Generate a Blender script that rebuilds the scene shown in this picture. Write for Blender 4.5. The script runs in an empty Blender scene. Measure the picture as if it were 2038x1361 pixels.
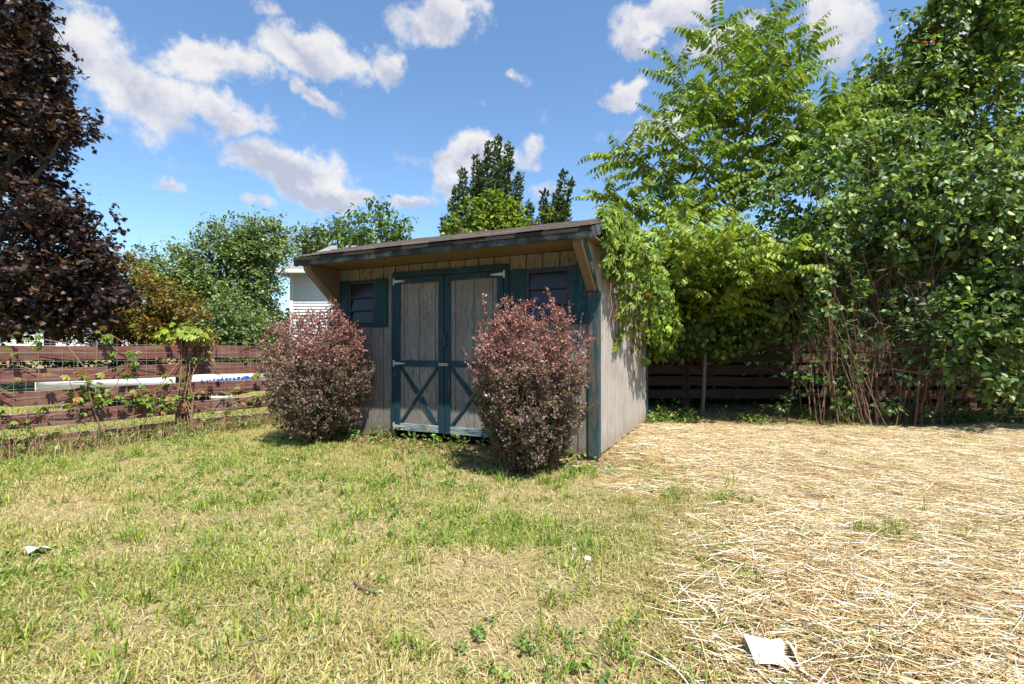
import bpy, bmesh, math, random
import numpy as np
from mathutils import Vector, Matrix

# ------------------------------------------------------------------ camera, sky, sun, exposure
scene = bpy.context.scene
COL = scene.collection
H = 0.97                      # eye height
F, CX, HY = 980.0, 1019.0, 695.0   # focal length, centre and horizon of the photograph, in its pixels
cam_d = bpy.data.cameras.new('camera')
cam = bpy.data.objects.new('camera', cam_d)
COL.objects.link(cam)
cam.location = (0, 0, H)
cam.rotation_euler = (math.radians(90), 0, 0)
cam_d.sensor_width = 36.0
cam_d.lens = F / 2038 * 36.0
cam_d.shift_y = (HY - 680.5) / 2038
cam_d.clip_start = 0.05
cam_d.clip_end = 3000
scene.camera = cam

SUN_EL = math.radians(61)
SUN_AZ = math.atan2(0.248, -0.418)     # compass style: x = sin, y = cos
sdir = Vector((math.sin(SUN_AZ) * math.cos(SUN_EL), math.cos(SUN_AZ) * math.cos(SUN_EL), math.sin(SUN_EL)))
sun_d = bpy.data.lights.new('sun', 'SUN')
sun_d.energy = 5.0
sun_d.angle = math.radians(0.5)
sun_d.color = (1.0, 0.95, 0.87)
sun = bpy.data.objects.new('sun', sun_d)
COL.objects.link(sun)
sun.rotation_euler = sdir.to_track_quat('Z', 'Y').to_euler()
sun.location = (8, -8, 20)

scene.view_settings.view_transform = 'Standard'
scene.view_settings.look = 'None'
scene.view_settings.gamma = 1.0
scene.view_settings.use_curve_mapping = False
scene.view_settings.exposure = 0.92
scene.render.engine = 'CYCLES'
scene.cycles.max_bounces = 8
scene.cycles.diffuse_bounces = 4
scene.cycles.transmission_bounces = 6
scene.cycles.transparent_max_bounces = 8
scene.cycles.use_denoising = True


class NT:
    """small helper for node trees"""
    def __init__(self, tree):
        self.t = tree
        tree.nodes.clear()

    def n(self, kind, **kw):
        nd = self.t.nodes.new(kind)
        for k, v in kw.items():
            if k.startswith('in_'):
                key = k[3:]
                key = int(key) if key.isdigit() else key.replace('_', ' ')
                nd.inputs[key].default_value = v
            else:
                setattr(nd, k, v)
        return nd

    def l(self, a, b):
        self.t.links.new(a, b)

    def math(self, op, a, b=None, c=None, clamp=False):
        nd = self.t.nodes.new('ShaderNodeMath')
        nd.operation = op
        nd.use_clamp = clamp
        for i, v in enumerate((a, b, c)):
            if v is None:
                continue
            if isinstance(v, (int, float)):
                nd.inputs[i].default_value = v
            else:
                self.l(v, nd.inputs[i])
        return nd.outputs[0]

    def mix(self, fac, a, b, blend='MIX'):
        nd = self.t.nodes.new('ShaderNodeMix')
        nd.data_type = 'RGBA'
        nd.blend_type = blend
        for sock, v in ((nd.inputs[0], fac), (nd.inputs[6], a), (nd.inputs[7], b)):
            if isinstance(v, (int, float)):
                sock.default_value = v
            elif isinstance(v, tuple):
                sock.default_value = (v[0], v[1], v[2], 1)
            else:
                self.l(v, sock)
        return nd.outputs[2]

    def ramp(self, fac, stops, interp='LINEAR'):
        nd = self.t.nodes.new('ShaderNodeValToRGB')
        cr = nd.color_ramp
        cr.interpolation = interp
        while len(cr.elements) < len(stops):
            cr.elements.new(0.5)
        for e, (p, c) in zip(cr.elements, stops):
            e.position = p
            e.color = (c, c, c, 1) if isinstance(c, (int, float)) else (c[0], c[1], c[2], 1)
        self.l(fac, nd.inputs[0])
        return nd.outputs[0]

    def noise(self, vec, scale, detail=4, rough=0.55, dist=0.0):
        nd = self.t.nodes.new('ShaderNodeTexNoise')
        nd.inputs['Scale'].default_value = scale
        nd.inputs['Detail'].default_value = detail
        nd.inputs['Roughness'].default_value = rough
        nd.inputs['Distortion'].default_value = dist
        if vec is not None:
            self.l(vec, nd.inputs['Vector'])
        return nd.outputs[0]


def pix_az_el(u, v):
    x, z = (u - CX) / F, (HY - v) / F
    return math.atan2(x, 1.0), math.atan2(z, math.hypot(x, 1.0))


def build_world():
    w = bpy.data.worlds.new('World')
    scene.world = w
    w.use_nodes = True
    k = NT(w.node_tree)
    sky = k.n('ShaderNodeTexSky', sky_type='NISHITA', sun_disc=False)
    sky.sun_elevation = SUN_EL
    sky.sun_rotation = SUN_AZ
    sky.altitude = 900
    sky.air_density = 1.0
    sky.dust_density = 0.6
    sky.ozone_density = 1.6
    tc = k.n('ShaderNodeTexCoord')
    sep = k.n('ShaderNodeSeparateXYZ')
    k.l(tc.outputs['Generated'], sep.inputs[0])
    x, y, z = sep.outputs
    az = k.math('ARCTAN2', x, y)
    el = k.math('ARCSINE', z)
    comb = k.n('ShaderNodeCombineXYZ')
    k.l(az, comb.inputs[0])
    k.l(el, comb.inputs[1])
    # ragged edges: push the lookup about with noise on the direction itself
    warp = k.n('ShaderNodeTexNoise')
    warp.inputs['Scale'].default_value = 11.0
    warp.inputs['Detail'].default_value = 7.0
    warp.inputs['Roughness'].default_value = 0.6
    k.l(tc.outputs['Generated'], warp.inputs['Vector'])
    wv = k.n('ShaderNodeVectorMath', operation='SUBTRACT')
    k.l(warp.outputs['Color'], wv.inputs[0])
    wv.inputs[1].default_value = (0.5, 0.5, 0.5)
    ws = k.n('ShaderNodeVectorMath', operation='MULTIPLY')
    k.l(wv.outputs[0], ws.inputs[0])
    ws.inputs[1].default_value = (0.16, 0.10, 0.0)
    wa = k.n('ShaderNodeVectorMath', operation='ADD')
    k.l(comb.outputs[0], wa.inputs[0])
    k.l(ws.outputs[0], wa.inputs[1])
    P = wa.outputs[0]
    # cumulus seen in the sky: direction (as a pixel of the photograph), half sizes, tilt, weight
    clouds = [
        (170, 85, 130, 85, -10, 1.0), (300, 190, 190, 110, 8, 1.0), (420, 120, 200, 65, -8, 1.0), (610, 100, 160, 62, 10, 1.0),
        (470, 228, 170, 58, 0, 0.95), (620, 190, 85, 42, 25, 0.8), (765, 140, 58, 48, 0, 0.8),
        (590, 330, 190, 66, 8, 1.0), (650, 385, 140, 40, 5, 0.95), (945, 318, 165, 58, -8, 1.1), (895, 368, 70, 40, 0, 0.8),
        (885, 35, 150, 62, -8, .95), (1330, 22, 200, 48, -14, 0.95), (1280, 92, 60, 34, 10, 0.8),
        (1430, 80, 110, 62, -6, 1.0), (1655, 65, 105, 120, 0, 1.0), (1240, 195, 70, 42, -12, 0.95),
        (1330, 262, 100, 44, -10, 0.9), (815, 398, 80, 26, 0, 0.85), (340, 378, 50, 24, 0, 0.6), (130, 235, 130, 70, 0, 0.65),
        (500, 395, 60, 26, 0, 0.6), (1015, 160, 40, 20, 0, 0.55), (540, 20, 120, 30, 0, 0.55), (1100, 380, 70, 34, 0, 0.6),
        (1780, 190, 120, 60, 0, 0.7), (60, 330, 110, 60, 0, 0.6), (1890, 60, 120, 70, 0, 0.8),
    ]
    acc = accu = None
    for (u, v, ru, rv, rot, wgt) in clouds:
        a0, e0 = pix_az_el(u, v)
        ca = math.cos(a0)
        mp = k.n('ShaderNodeMapping', vector_type='TEXTURE')
        mp.inputs['Location'].default_value = (a0, e0, 0)
        mp.inputs['Rotation'].default_value = (0, 0, math.radians(-rot))
        mp.inputs['Scale'].default_value = (ru / F * ca * ca * .98, rv / F * ca * .90, 1)
        k.l(P, mp.inputs['Vector'])
        g = k.n('ShaderNodeTexGradient', gradient_type='SPHERICAL')
        k.l(mp.outputs[0], g.inputs[0])
        val = k.math('MULTIPLY', g.outputs['Fac'], wgt)
        acc = val if acc is None else k.math('MAXIMUM', acc, val)
        mp2 = k.n('ShaderNodeMapping', vector_type='TEXTURE')
        mp2.inputs['Location'].default_value = (a0 + .2 * ru / F, e0 + .5 * rv / F * ca, 0)
        mp2.inputs['Rotation'].default_value = mp.inputs['Rotation'].default_value
        mp2.inputs['Scale'].default_value = mp.inputs['Scale'].default_value
        k.l(P, mp2.inputs['Vector'])
        g2 = k.n('ShaderNodeTexGradient', gradient_type='SPHERICAL')
        k.l(mp2.outputs[0], g2.inputs[0])
        val2 = k.math('MULTIPLY', g2.outputs['Fac'], wgt)
        accu = val2 if accu is None else k.math('MAXIMUM', accu, val2)
    # the same broken cumulus elsewhere round the sky
    gen = k.noise(tc.outputs['Generated'], 3.2, 5, 0.55)
    gen = k.math('MULTIPLY', k.math('SUBTRACT', gen, 0.55), 3.6, clamp=True)
    absaz = k.math('ABSOLUTE', az)
    out_az = k.math('MULTIPLY', k.math('SUBTRACT', absaz, 0.84), 5.0, clamp=True)
    out_el = k.math('MULTIPLY', k.math('SUBTRACT', el, 0.66), 5.0, clamp=True)
    outside = k.math('MAXIMUM', out_az, out_el)
    acc = k.math('MAXIMUM', acc, k.math('MULTIPLY', gen, outside))
    fine = k.noise(tc.outputs['Generated'], 15.0, 9, 0.64)
    dens = k.math('ADD', acc, k.math('MULTIPLY', k.math('SUBTRACT', fine, 0.5), 1.5))
    m = k.n('ShaderNodeMapRange', interpolation_type='SMOOTHSTEP')
    m.inputs['From Min'].default_value = 0.16
    m.inputs['From Max'].default_value = 0.62
    k.l(dens, m.inputs['Value'])
    above = k.math('MULTIPLY', k.math('SUBTRACT', z, 0.02), 12.0, clamp=True)
    mask = k.math('MULTIPLY', k.math('MULTIPLY', m.outputs[0], 0.93), above)
    # sunlit upper sides, cooler undersides
    shade = k.math('ADD', k.math('MULTIPLY', k.noise(tc.outputs['Generated'], 13.0, 8, 0.66), 1.15), k.math('MULTIPLY', k.math('SUBTRACT', accu, acc), .42))
    ccol = k.ramp(shade, [(0.28, (0.62, 0.65, 0.79)), (0.46, (0.86, 0.86, 0.93)), (0.66, (1.05, 1.03, 1.02))])
    b1 = k.n('ShaderNodeBackground')
    k.l(k.mix(1.0, sky.outputs[0], (.84, .985, 1.04), 'MULTIPLY'), b1.inputs[0])
    b1.inputs[1].default_value = 0.122
    b2 = k.n('ShaderNodeBackground')
    k.l(ccol, b2.inputs[0])
    b2.inputs[1].default_value = 0.47
    mx = k.n('ShaderNodeMixShader')
    k.l(mask, mx.inputs[0])
    k.l(b1.outputs[0], mx.inputs[1])
    k.l(b2.outputs[0], mx.inputs[2])
    o = k.n('ShaderNodeOutputWorld')
    k.l(mx.outputs[0], o.inputs[0])


build_world()

# ------------------------------------------------------------------ helpers
rng = np.random.default_rng(11)


def at(u, v, Y):
    """a direction of the photograph taken out to distance Y"""
    return np.array([(u - CX) / F * Y, Y, H - (v - HY) / F * Y])


def norm(a):
    return a / np.maximum(np.linalg.norm(a, axis=-1, keepdims=True), 1e-9)


def vnoise(x, y, scale, seed=0):
    r = np.random.default_rng(seed)
    g = r.random((64, 64))
    X = np.asarray(x) * scale + 1000.0
    Y = np.asarray(y) * scale + 1000.0
    xi, yi = np.floor(X).astype(int), np.floor(Y).astype(int)
    fx, fy = X - xi, Y - yi
    fx, fy = fx * fx * (3 - 2 * fx), fy * fy * (3 - 2 * fy)
    a, b = g[xi % 64, yi % 64], g[(xi + 1) % 64, yi % 64]
    c, d = g[xi % 64, (yi + 1) % 64], g[(xi + 1) % 64, (yi + 1) % 64]
    return (a * (1 - fx) + b * fx) * (1 - fy) + (c * (1 - fx) + d * fx) * fy


def fbm(x, y, scale, seed=0):
    return 0.55 * vnoise(x, y, scale, seed) + 0.3 * vnoise(x, y, scale * 2.1, seed + 1) + 0.15 * vnoise(x, y, scale * 4.3, seed + 2)


def tag(o, label=None, cat=None, group=None, kind=None):
    for k_, v_ in (('label', label), ('category', cat), ('group', group), ('kind', kind)):
        if v_:
            o[k_] = v_
    return o


def link(name, me, mat=None, parent=None):
    o = bpy.data.objects.new(name, me)
    COL.objects.link(o)
    if mat is not None and me is not None and not me.materials:
        me.materials.append(mat)
    if parent is not None:
        o.parent = parent
    return o


def empty(name, loc=(0, 0, 0), rz=0.0, **kw):
    o = bpy.data.objects.new(name, None)
    o.empty_display_size = 0.1
    COL.objects.link(o)
    o.location = loc
    o.rotation_euler = (0, 0, rz)
    return tag(o, **kw)


def mesh_np(name, verts, faces, tint=None):
    """verts (N,3); faces: list of (M,k) int arrays; tint: one (M,3) array for each of them"""
    me = bpy.data.meshes.new(name)
    verts = np.asarray(verts, dtype=np.float32)
    me.vertices.add(len(verts))
    me.vertices.foreach_set('co', verts.ravel())
    faces = [np.asarray(f, dtype=np.int32) for f in faces if len(f)]
    loops = np.concatenate([f.ravel() for f in faces])
    tot = np.concatenate([np.full(len(f), f.shape[1], dtype=np.int32) for f in faces])
    start = np.concatenate([[0], np.cumsum(tot)[:-1]]).astype(np.int32)
    me.loops.add(len(loops))
    me.loops.foreach_set('vertex_index', loops)
    me.polygons.add(len(tot))
    me.polygons.foreach_set('loop_start', start)
    me.polygons.foreach_set('loop_total', tot)
    me.update(calc_edges=True)
    if tint is not None:
        tc = np.concatenate([np.asarray(t, dtype=np.float32) for t in tint])
        at_ = me.attributes.new('tint', 'FLOAT_COLOR', 'FACE')
        at_.data.foreach_set('color', np.hstack([tc, np.ones((len(tc), 1), np.float32)]).ravel())
    return me


class MB:
    """collects plain geometry for ONE mesh"""
    def __init__(self):
        self.v, self.f = [], []

    def add(self, vs, fs):
        b = len(self.v)
        self.v += [tuple(p) for p in vs]
        self.f += [tuple(i + b for i in f) for f in fs]

    def box(self, x0, x1, y0, y1, z0, z1):
        self.add([(x0, y0, z0), (x1, y0, z0), (x1, y1, z0), (x0, y1, z0), (x0, y0, z1), (x1, y0, z1), (x1, y1, z1), (x0, y1, z1)],
                 [(0, 3, 2, 1), (4, 5, 6, 7), (0, 1, 5, 4), (1, 2, 6, 5), (2, 3, 7, 6), (3, 0, 4, 7)])

    def prism(self, poly, axis, a0, a1):
        """polygon of pairs extruded along x, y or z"""
        def p3(p, a):
            return {'x': (a, p[0], p[1]), 'y': (p[0], a, p[1]), 'z': (p[0], p[1], a)}[axis]
        n = len(poly)
        self.add([p3(p, a0) for p in poly] + [p3(p, a1) for p in poly],
                 [tuple(range(n)), tuple(range(2 * n - 1, n - 1, -1))] + [(i, (i + 1) % n, n + (i + 1) % n, n + i) for i in range(n)])

    def bar(self, p, q, w, t, up=(0, 0, 1)):
        p, q, up = Vector(p), Vector(q), Vector(up)
        d = (q - p).normalized()
        s = d.cross(up).normalized() * (t / 2)
        u = s.cross(d).normalized() * (w / 2)
        vs = [p - s - u, p + s - u, p + s + u, p - s + u, q - s - u, q + s - u, q + s + u, q - s + u]
        self.add(vs, [(0, 3, 2, 1), (4, 5, 6, 7), (0, 1, 5, 4), (1, 2, 6, 5), (2, 3, 7, 6), (3, 0, 4, 7)])

    def tube(self, pts, radii, k=5, cap=True):
        pts = [Vector(p) for p in pts]
        if isinstance(radii, (int, float)):
            radii = [radii] * len(pts)
        b = len(self.v)
        ref = Vector((0.31, 0.17, 0.93))
        for i, p in enumerate(pts):
            d = (pts[min(i + 1, len(pts) - 1)] - pts[max(i - 1, 0)])
            d = d.normalized() if d.length > 1e-9 else Vector((0, 0, 1))
            if abs(d.dot(ref)) > 0.98:
                r0 = Vector((1, 0, 0))
            else:
                r0 = ref
            a = d.cross(r0).normalized()
            c = d.cross(a)
            for j in range(k):
                t = 2 * math.pi * j / k
                self.v.append(tuple(p + (a * math.cos(t) + c * math.sin(t)) * radii[i]))
        for i in range(len(pts) - 1):
            for j in range(k):
                self.f.append((b + i * k + j, b + i * k + (j + 1) % k, b + (i + 1) * k + (j + 1) % k, b + (i + 1) * k + j))
        if cap:
            self.f.append(tuple(b + j for j in range(k - 1, -1, -1)))
            self.f.append(tuple(b + (len(pts) - 1) * k + j for j in range(k)))

    def lathe(self, prof, k=20, c=(0, 0)):
        b = len(self.v)
        for r, z in prof:
            for j in range(k):
                t = 2 * math.pi * j / k
                self.v.append((c[0] + r * math.cos(t), c[1] + r * math.sin(t), z))
        for i in range(len(prof) - 1):
            for j in range(k):
                self.f.append((b + i * k + j, b + i * k + (j + 1) % k, b + (i + 1) * k + (j + 1) % k, b + (i + 1) * k + j))

    def mesh(self, name, bevel=0.0, smooth=False):
        me = bpy.data.meshes.new(name)
        me.from_pydata(self.v, [], self.f)
        bm = bmesh.new()
        bm.from_mesh(me)
        bmesh.ops.recalc_face_normals(bm, faces=bm.faces)
        if bevel:
            bmesh.ops.bevel(bm, geom=list(bm.edges), offset=bevel, segments=1, affect='EDGES')
        bm.to_mesh(me)
        bm.free()
        if smooth:
            for p in me.polygons:
                p.use_smooth = True
        return me

    def build(self, name, mat, parent=None, bevel=0.0, smooth=False):
        return link(name, self.mesh(name, bevel, smooth), mat, parent)


def wob(p, q, n, amp, r):
    """a slightly crooked line from p to q"""
    p, q = np.asarray(p, float), np.asarray(q, float)
    t = np.linspace(0, 1, n)[:, None]
    off = r.normal(0, amp, (n, 3)) * np.sin(np.pi * t)
    return p + (q - p) * t + off


# ------------------------------------------------------------------ leaves
def leaf_frames(d, n):
    d = norm(d)
    s = norm(np.cross(n, d))
    nn = np.cross(d, s)
    return d, s, nn


def ovate(p, d, n, L, W, fold=0.25, curl=0.12):
    """two folded quads each"""
    d, s, nn = leaf_frames(d, n)
    L, W = L[:, None], W[:, None]
    up = nn * fold
    v = np.stack([p,
                  p + d * L * .3 + (s + up) * W * .5, p + d * L * .68 + (s + up) * W * .42 - nn * L * curl * .5, p + d * L - nn * L * curl * 1.3,
                  p + d * L * .68 + (-s + up) * W * .42 - nn * L * curl * .5, p + d * L * .3 + (-s + up) * W * .5], axis=1)
    b = np.arange(len(p))[:, None] * 6
    return v.reshape(-1, 3), [np.concatenate([b + np.array([[0, 1, 2, 3]]), b + np.array([[0, 3, 4, 5]])])], 2


def diamond(p, d, n, L, W, fold=0.3, curl=0.0):
    d, s, nn = leaf_frames(d, n)
    L, W = L[:, None], W[:, None]
    v = np.stack([p, p + d * L * .45 + (s + nn * fold) * W * .5, p + d * L, p + d * L * .45 + (-s + nn * fold) * W * .5], axis=1)
    b = np.arange(len(p))[:, None] * 4
    return v.reshape(-1, 3), [np.concatenate([b + np.array([[0, 1, 2]]), b + np.array([[0, 2, 3]])])], 2


def maple(p, d, n, L, W, fold=0.2, curl=0.1):
    d, s, nn = leaf_frames(d, n)
    L, W = L[:, None], W[:, None]
    prof = [(0, 0), (.12, .38), (.33, .52), (.36, .27), (.70, .46), (.62, .2), (1.0, 0.0)]
    out = [p]
    right = [p + d * L * a + (s + nn * fold) * W * b - nn * L * curl * a for a, b in prof[1:-1]]
    left = [p + d * L * a + (-s + nn * fold) * W * b - nn * L * curl * a for a, b in prof[1:-1]]
    tip = p + d * L - nn * L * curl
    v = np.stack([p] + right + [tip] + left[::-1], axis=1)     # 12 points
    b = np.arange(len(p))[:, None] * 12
    return v.reshape(-1, 3), [np.concatenate([b + np.array([[0, 1, 2, 3, 4, 5, 6]]), b + np.array([[0, 6, 7, 8, 9, 10, 11]])])], 2


def leaf_mesh(name, p, d, n, L, W, tint, shape=ovate, **kw):
    v, f, k = shape(p, d, n, L, W, **kw)
    return mesh_np(name, v, f, [np.concatenate([tint] * k)] if k > 1 else [tint])


def tints(r, N, stops, weights, var=0.22):
    stops = np.asarray(stops, float)
    i = r.choice(len(stops), N, p=np.asarray(weights) / np.sum(weights))
    c = stops[i] * (1 + r.normal(0, var, (N, 1)))
    return np.clip(c * (1 + r.normal(0, .06, (N, 3))), 0.003, 0.9)


def twig_leaves(r, c, o, n_leaf, n_twig, lt, L, W, up=0.8, droop=0.25, jit=0.35):
    """leaves along short twigs that leave each cluster centre c in about direction o"""
    C = len(c)
    td = norm(np.repeat(o, n_twig, 0) + r.normal(0, .75, (C * n_twig, 3)) + np.array([0, 0, .15]))
    tl = lt * r.uniform(.5, 1.25, C * n_twig)
    tp = np.repeat(c, n_twig, 0)
    m = max(1, n_leaf // n_twig)
    t = r.random((C * n_twig, m)) ** .8
    P = tp[:, None, :] + td[:, None, :] * (t * tl[:, None])[..., None]
    P = P.reshape(-1, 3) + r.normal(0, lt * .13, (C * n_twig * m, 3))
    D = norm(np.repeat(td, m, 0) * .6 + r.normal(0, .6, P.shape) + np.array([0, 0, -droop]))
    Nn = norm(r.normal(0, jit, P.shape) + np.array([0, 0, up]) + np.repeat(np.repeat(o, n_twig, 0), m, 0) * .3)
    sz = r.uniform(.65, 1.2, len(P))
    return P, D, Nn, L * sz, W * sz, (tp, td, tl)


def blob_points(r, blobs, per_m2, hollow=0.6):
    """cluster centres in a union of ellipsoids and their outward directions"""
    P, O = [], []
    for (c, rad) in blobs:
        c, rad = np.asarray(c, float), np.asarray(rad, float)
        area = 4 * math.pi * (((rad[0] * rad[1]) ** 1.6 + (rad[0] * rad[2]) ** 1.6 + (rad[1] * rad[2]) ** 1.6) / 3) ** (1 / 1.6)
        N = max(4, int(area * per_m2))
        u = norm(r.normal(0, 1, (N, 3)))
        rr = hollow + (1.06 - hollow) * r.random((N, 1)) ** .7
        P.append(c + u * rad * rr)
        O.append(norm(u / rad))
    return np.concatenate(P), np.concatenate(O)


# ------------------------------------------------------------------ materials
def new_mat(name):
    m = bpy.data.materials.new(name)
    m.use_nodes = True
    return m, NT(m.node_tree)


def finish(k, bsdf):
    o = k.n('ShaderNodeOutputMaterial')
    k.l(bsdf, o.inputs[0])


def leaf_mat(name, rough=0.5, transl=0.3, spec=0.35):
    m, k = new_mat(name)
    a = k.n('ShaderNodeAttribute', attribute_name='tint')
    p = k.n('ShaderNodeBsdfPrincipled', in_Roughness=rough)
    p.inputs['Specular IOR Level'].default_value = spec
    k.l(a.outputs['Color'], p.inputs['Base Color'])
    t = k.n('ShaderNodeBsdfTranslucent')
    k.l(k.mix(1.0, a.outputs['Color'], (1.25, 1.2, 0.55), 'MULTIPLY'), t.inputs[0])
    mx = k.n('ShaderNodeMixShader', in_0=transl)
    k.l(p.outputs[0], mx.inputs[1])
    k.l(t.outputs[0], mx.inputs[2])
    finish(k, mx.outputs[0])
    return m


def plain_mat(name, col, rough=0.7, var=0.25, scale=6.0, metal=0.0, bump=0.0, spec=0.4):
    m, k = new_mat(name)
    tc = k.n('ShaderNodeTexCoord')
    nz = k.noise(tc.outputs['Object'], scale, 6, 0.6)
    c = k.mix(nz, tuple(x * (1 - var) for x in col), tuple(min(1, x * (1 + var)) for x in col))
    p = k.n('ShaderNodeBsdfPrincipled', in_Roughness=rough, in_Metallic=metal)
    p.inputs['Specular IOR Level'].default_value = spec
    k.l(c, p.inputs['Base Color'])
    if bump:
        b = k.n('ShaderNodeBump', in_Strength=bump, in_Distance=0.01)
        k.l(k.noise(tc.outputs['Object'], scale * 6, 5), b.inputs['Height'])
        k.l(b.outputs[0], p.inputs['Normal'])
    finish(k, p.outputs[0])
    return m


def wood_mat(name, light, dark, stain=None, axis='Z', grain=22.0, rough=0.8, stain_amt=0.5, swirl=1.0, spec=0.25, splash=None):
    """weathered timber: long grain on the object's own axis, knots, stains"""
    m, k = new_mat(name)
    tc = k.n('ShaderNodeTexCoord')
    oi = k.n('ShaderNodeObjectInfo')
    off = k.n('ShaderNodeVectorMath', operation='ADD')
    rv = k.n('ShaderNodeCombineXYZ')
    k.l(k.math('MULTIPLY', oi.outputs['Random'], 37.0), rv.inputs[0])
    k.l(k.math('MULTIPLY', oi.outputs['Random'], 91.0), rv.inputs[2])
    k.l(tc.outputs['Object'], off.inputs[0])
    k.l(rv.outputs[0], off.inputs[1])
    mp = k.n('ShaderNodeMapping')
    sc = {'X': (.05, 1, 1), 'Y': (1, .05, 1), 'Z': (1, 1, .05)}[axis]
    mp.inputs['Scale'].default_value = sc
    k.l(off.outputs[0], mp.inputs[0])
    g1 = k.noise(mp.outputs[0], grain * 3, 6, 0.65, 0.3)
    mp2 = k.n('ShaderNodeMapping')
    sc2 = {'X': (.18, 1, 1), 'Y': (1, .18, 1), 'Z': (1, 1, .18)}[axis]
    mp2.inputs['Scale'].default_value = sc2
    k.l(off.outputs[0], mp2.inputs[0])
    # contour rings of a slow noise give the cathedral figure of rotary-cut ply
    g2 = k.noise(mp2.outputs[0], grain * .32, 2, 0.5, 0.4 * swirl)
    rings = k.math('FRACT', k.math('MULTIPLY', g2, 13.0))
    rings = k.ramp(rings, [(0.0, 0.0), (0.25, 0.75), (0.8, 1.0), (1.0, 0.0)])
    fac = k.math('ADD', k.math('MULTIPLY', g1, 0.75), k.math('MULTIPLY', rings, 0.32 * swirl))
    fac = k.math('MULTIPLY', k.math('SUBTRACT', fac, 0.22), 1.35, clamp=True)
    col = k.mix(fac, dark, light)
    if stain:
        sn = k.noise(off.outputs[0], 3.2, 7, 0.7, 0.6)
        st = k.ramp(sn, [(0.46, 0.0), (0.66, stain_amt)])
        col = k.mix(st, col, stain)
    if splash:          # mud splashed up from the ground in ragged tongues
        sp = k.n('ShaderNodeSeparateXYZ')
        k.l(tc.outputs['Object'], sp.inputs[0])
        hgt = k.math('ADD', sp.outputs[2], k.math('MULTIPLY', k.math('SUBTRACT', k.noise(tc.outputs['Object'], 7, 7, .7), .5), .55))
        col = k.mix(k.ramp(hgt, [(.02, .75), (.20, 0.0)]), col, splash)
        nl = k.noise(tc.outputs['Object'], 2.2, 5, .65)
        col = k.mix(k.ramp(nl, [(.50, 0.0), (.68, .4)]), col, tuple(c * .8 for c in splash))
    p = k.n('ShaderNodeBsdfPrincipled', in_Roughness=rough)
    p.inputs['Specular IOR Level'].default_value = spec
    k.l(col, p.inputs['Base Color'])
    b = k.n('ShaderNodeBump', in_Strength=0.5, in_Distance=0.004)
    k.l(fac, b.inputs['Height'])
    k.l(b.outputs[0], p.inputs['Normal'])
    finish(k, p.outputs[0])
    return m


def paint_mat(name, paint, wood, peel=0.52, axis='Z', dark=None):
    """old paint that has worn off in streaks along the grain"""
    m, k = new_mat(name)
    tc = k.n('ShaderNodeTexCoord')
    oi = k.n('ShaderNodeObjectInfo')
    rv = k.n('ShaderNodeCombineXYZ')
    k.l(k.math('MULTIPLY', oi.outputs['Random'], 53.0), rv.inputs[0])
    k.l(k.math('MULTIPLY', oi.outputs['Random'], 29.0), rv.inputs[2])
    off = k.n('ShaderNodeVectorMath', operation='ADD')
    k.l(tc.outputs['Object'], off.inputs[0])
    k.l(rv.outputs[0], off.inputs[1])
    mp = k.n('ShaderNodeMapping')
    mp.inputs['Scale'].default_value = {'X': (.12, 1, 1), 'Y': (1, .12, 1), 'Z': (1, 1, .12)}[axis]
    k.l(off.outputs[0], mp.inputs[0])
    g = k.noise(mp.outputs[0], 48, 7, 0.7, 0.4)
    b_ = k.noise(off.outputs[0], 2.6, 4, 0.6)
    f = k.math('ADD', k.math('MULTIPLY', g, 0.62), k.math('MULTIPLY', b_, 0.42))
    worn = k.ramp(f, [(peel, 0.0), (peel + .09, 0.85)])
    shade = k.noise(mp.outputs[0], 14, 5, 0.6)
    pc = k.mix(shade, tuple(x * .6 for x in paint), tuple(x * 1.35 for x in paint))
    col = k.mix(worn, pc, wood)
    if dark:
        dn = k.noise(off.outputs[0], 5.0, 6, 0.7, 0.5)
        col = k.mix(k.ramp(dn, [(0.42, 0.0), (0.56, 0.92)]), col, dark)
    p = k.n('ShaderNodeBsdfPrincipled', in_Roughness=0.62)
    p.inputs['Specular IOR Level'].default_value = 0.3
    k.l(col, p.inputs['Base Color'])
    b = k.n('ShaderNodeBump', in_Strength=0.35, in_Distance=0.003)
    k.l(f, b.inputs['Height'])
    k.l(b.outputs[0], p.inputs['Normal'])
    finish(k, p.outputs[0])
    return m


M = {}
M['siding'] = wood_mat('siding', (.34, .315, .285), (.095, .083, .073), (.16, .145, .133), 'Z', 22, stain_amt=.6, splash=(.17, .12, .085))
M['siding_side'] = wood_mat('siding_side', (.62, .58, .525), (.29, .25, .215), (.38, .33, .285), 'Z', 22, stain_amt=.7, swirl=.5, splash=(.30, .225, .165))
M['soffit'] = wood_mat('soffit', (.22, .16, .085), (.13, .09, .045), (.11, .08, .045), 'X', 16, stain_amt=.5)
M['bracket'] = wood_mat('bracket', (.22, .155, .105), (.13, .09, .06), None, 'Z', 18)
M['teal'] = paint_mat('teal', (.010, .042, .062), (.17, .22, .22), .60)
M['teal_x'] = paint_mat('teal_x', (.011, .045, .066), (.24, .29, .29), .57, 'X')
M['teal_pale'] = paint_mat('teal_pale', (.022, .07, .09), (.30, .35, .35), .47, 'X')
M['teal_worn'] = paint_mat('teal_worn', (.020, .065, .075), (.13, .095, .07), .505)
M['shutter'] = paint_mat('shutter', (.007, .042, .050), (.045, .15, .14), .56)
M['fascia'] = paint_mat('fascia', (.05, .075, .085), (.21, .215, .21), .50, 'X', dark=(.018, .018, .018))
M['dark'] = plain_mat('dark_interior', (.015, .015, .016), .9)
M['frame_dark'] = plain_mat('window_frame_paint', (.022, .028, .034), .5, .3)
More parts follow.
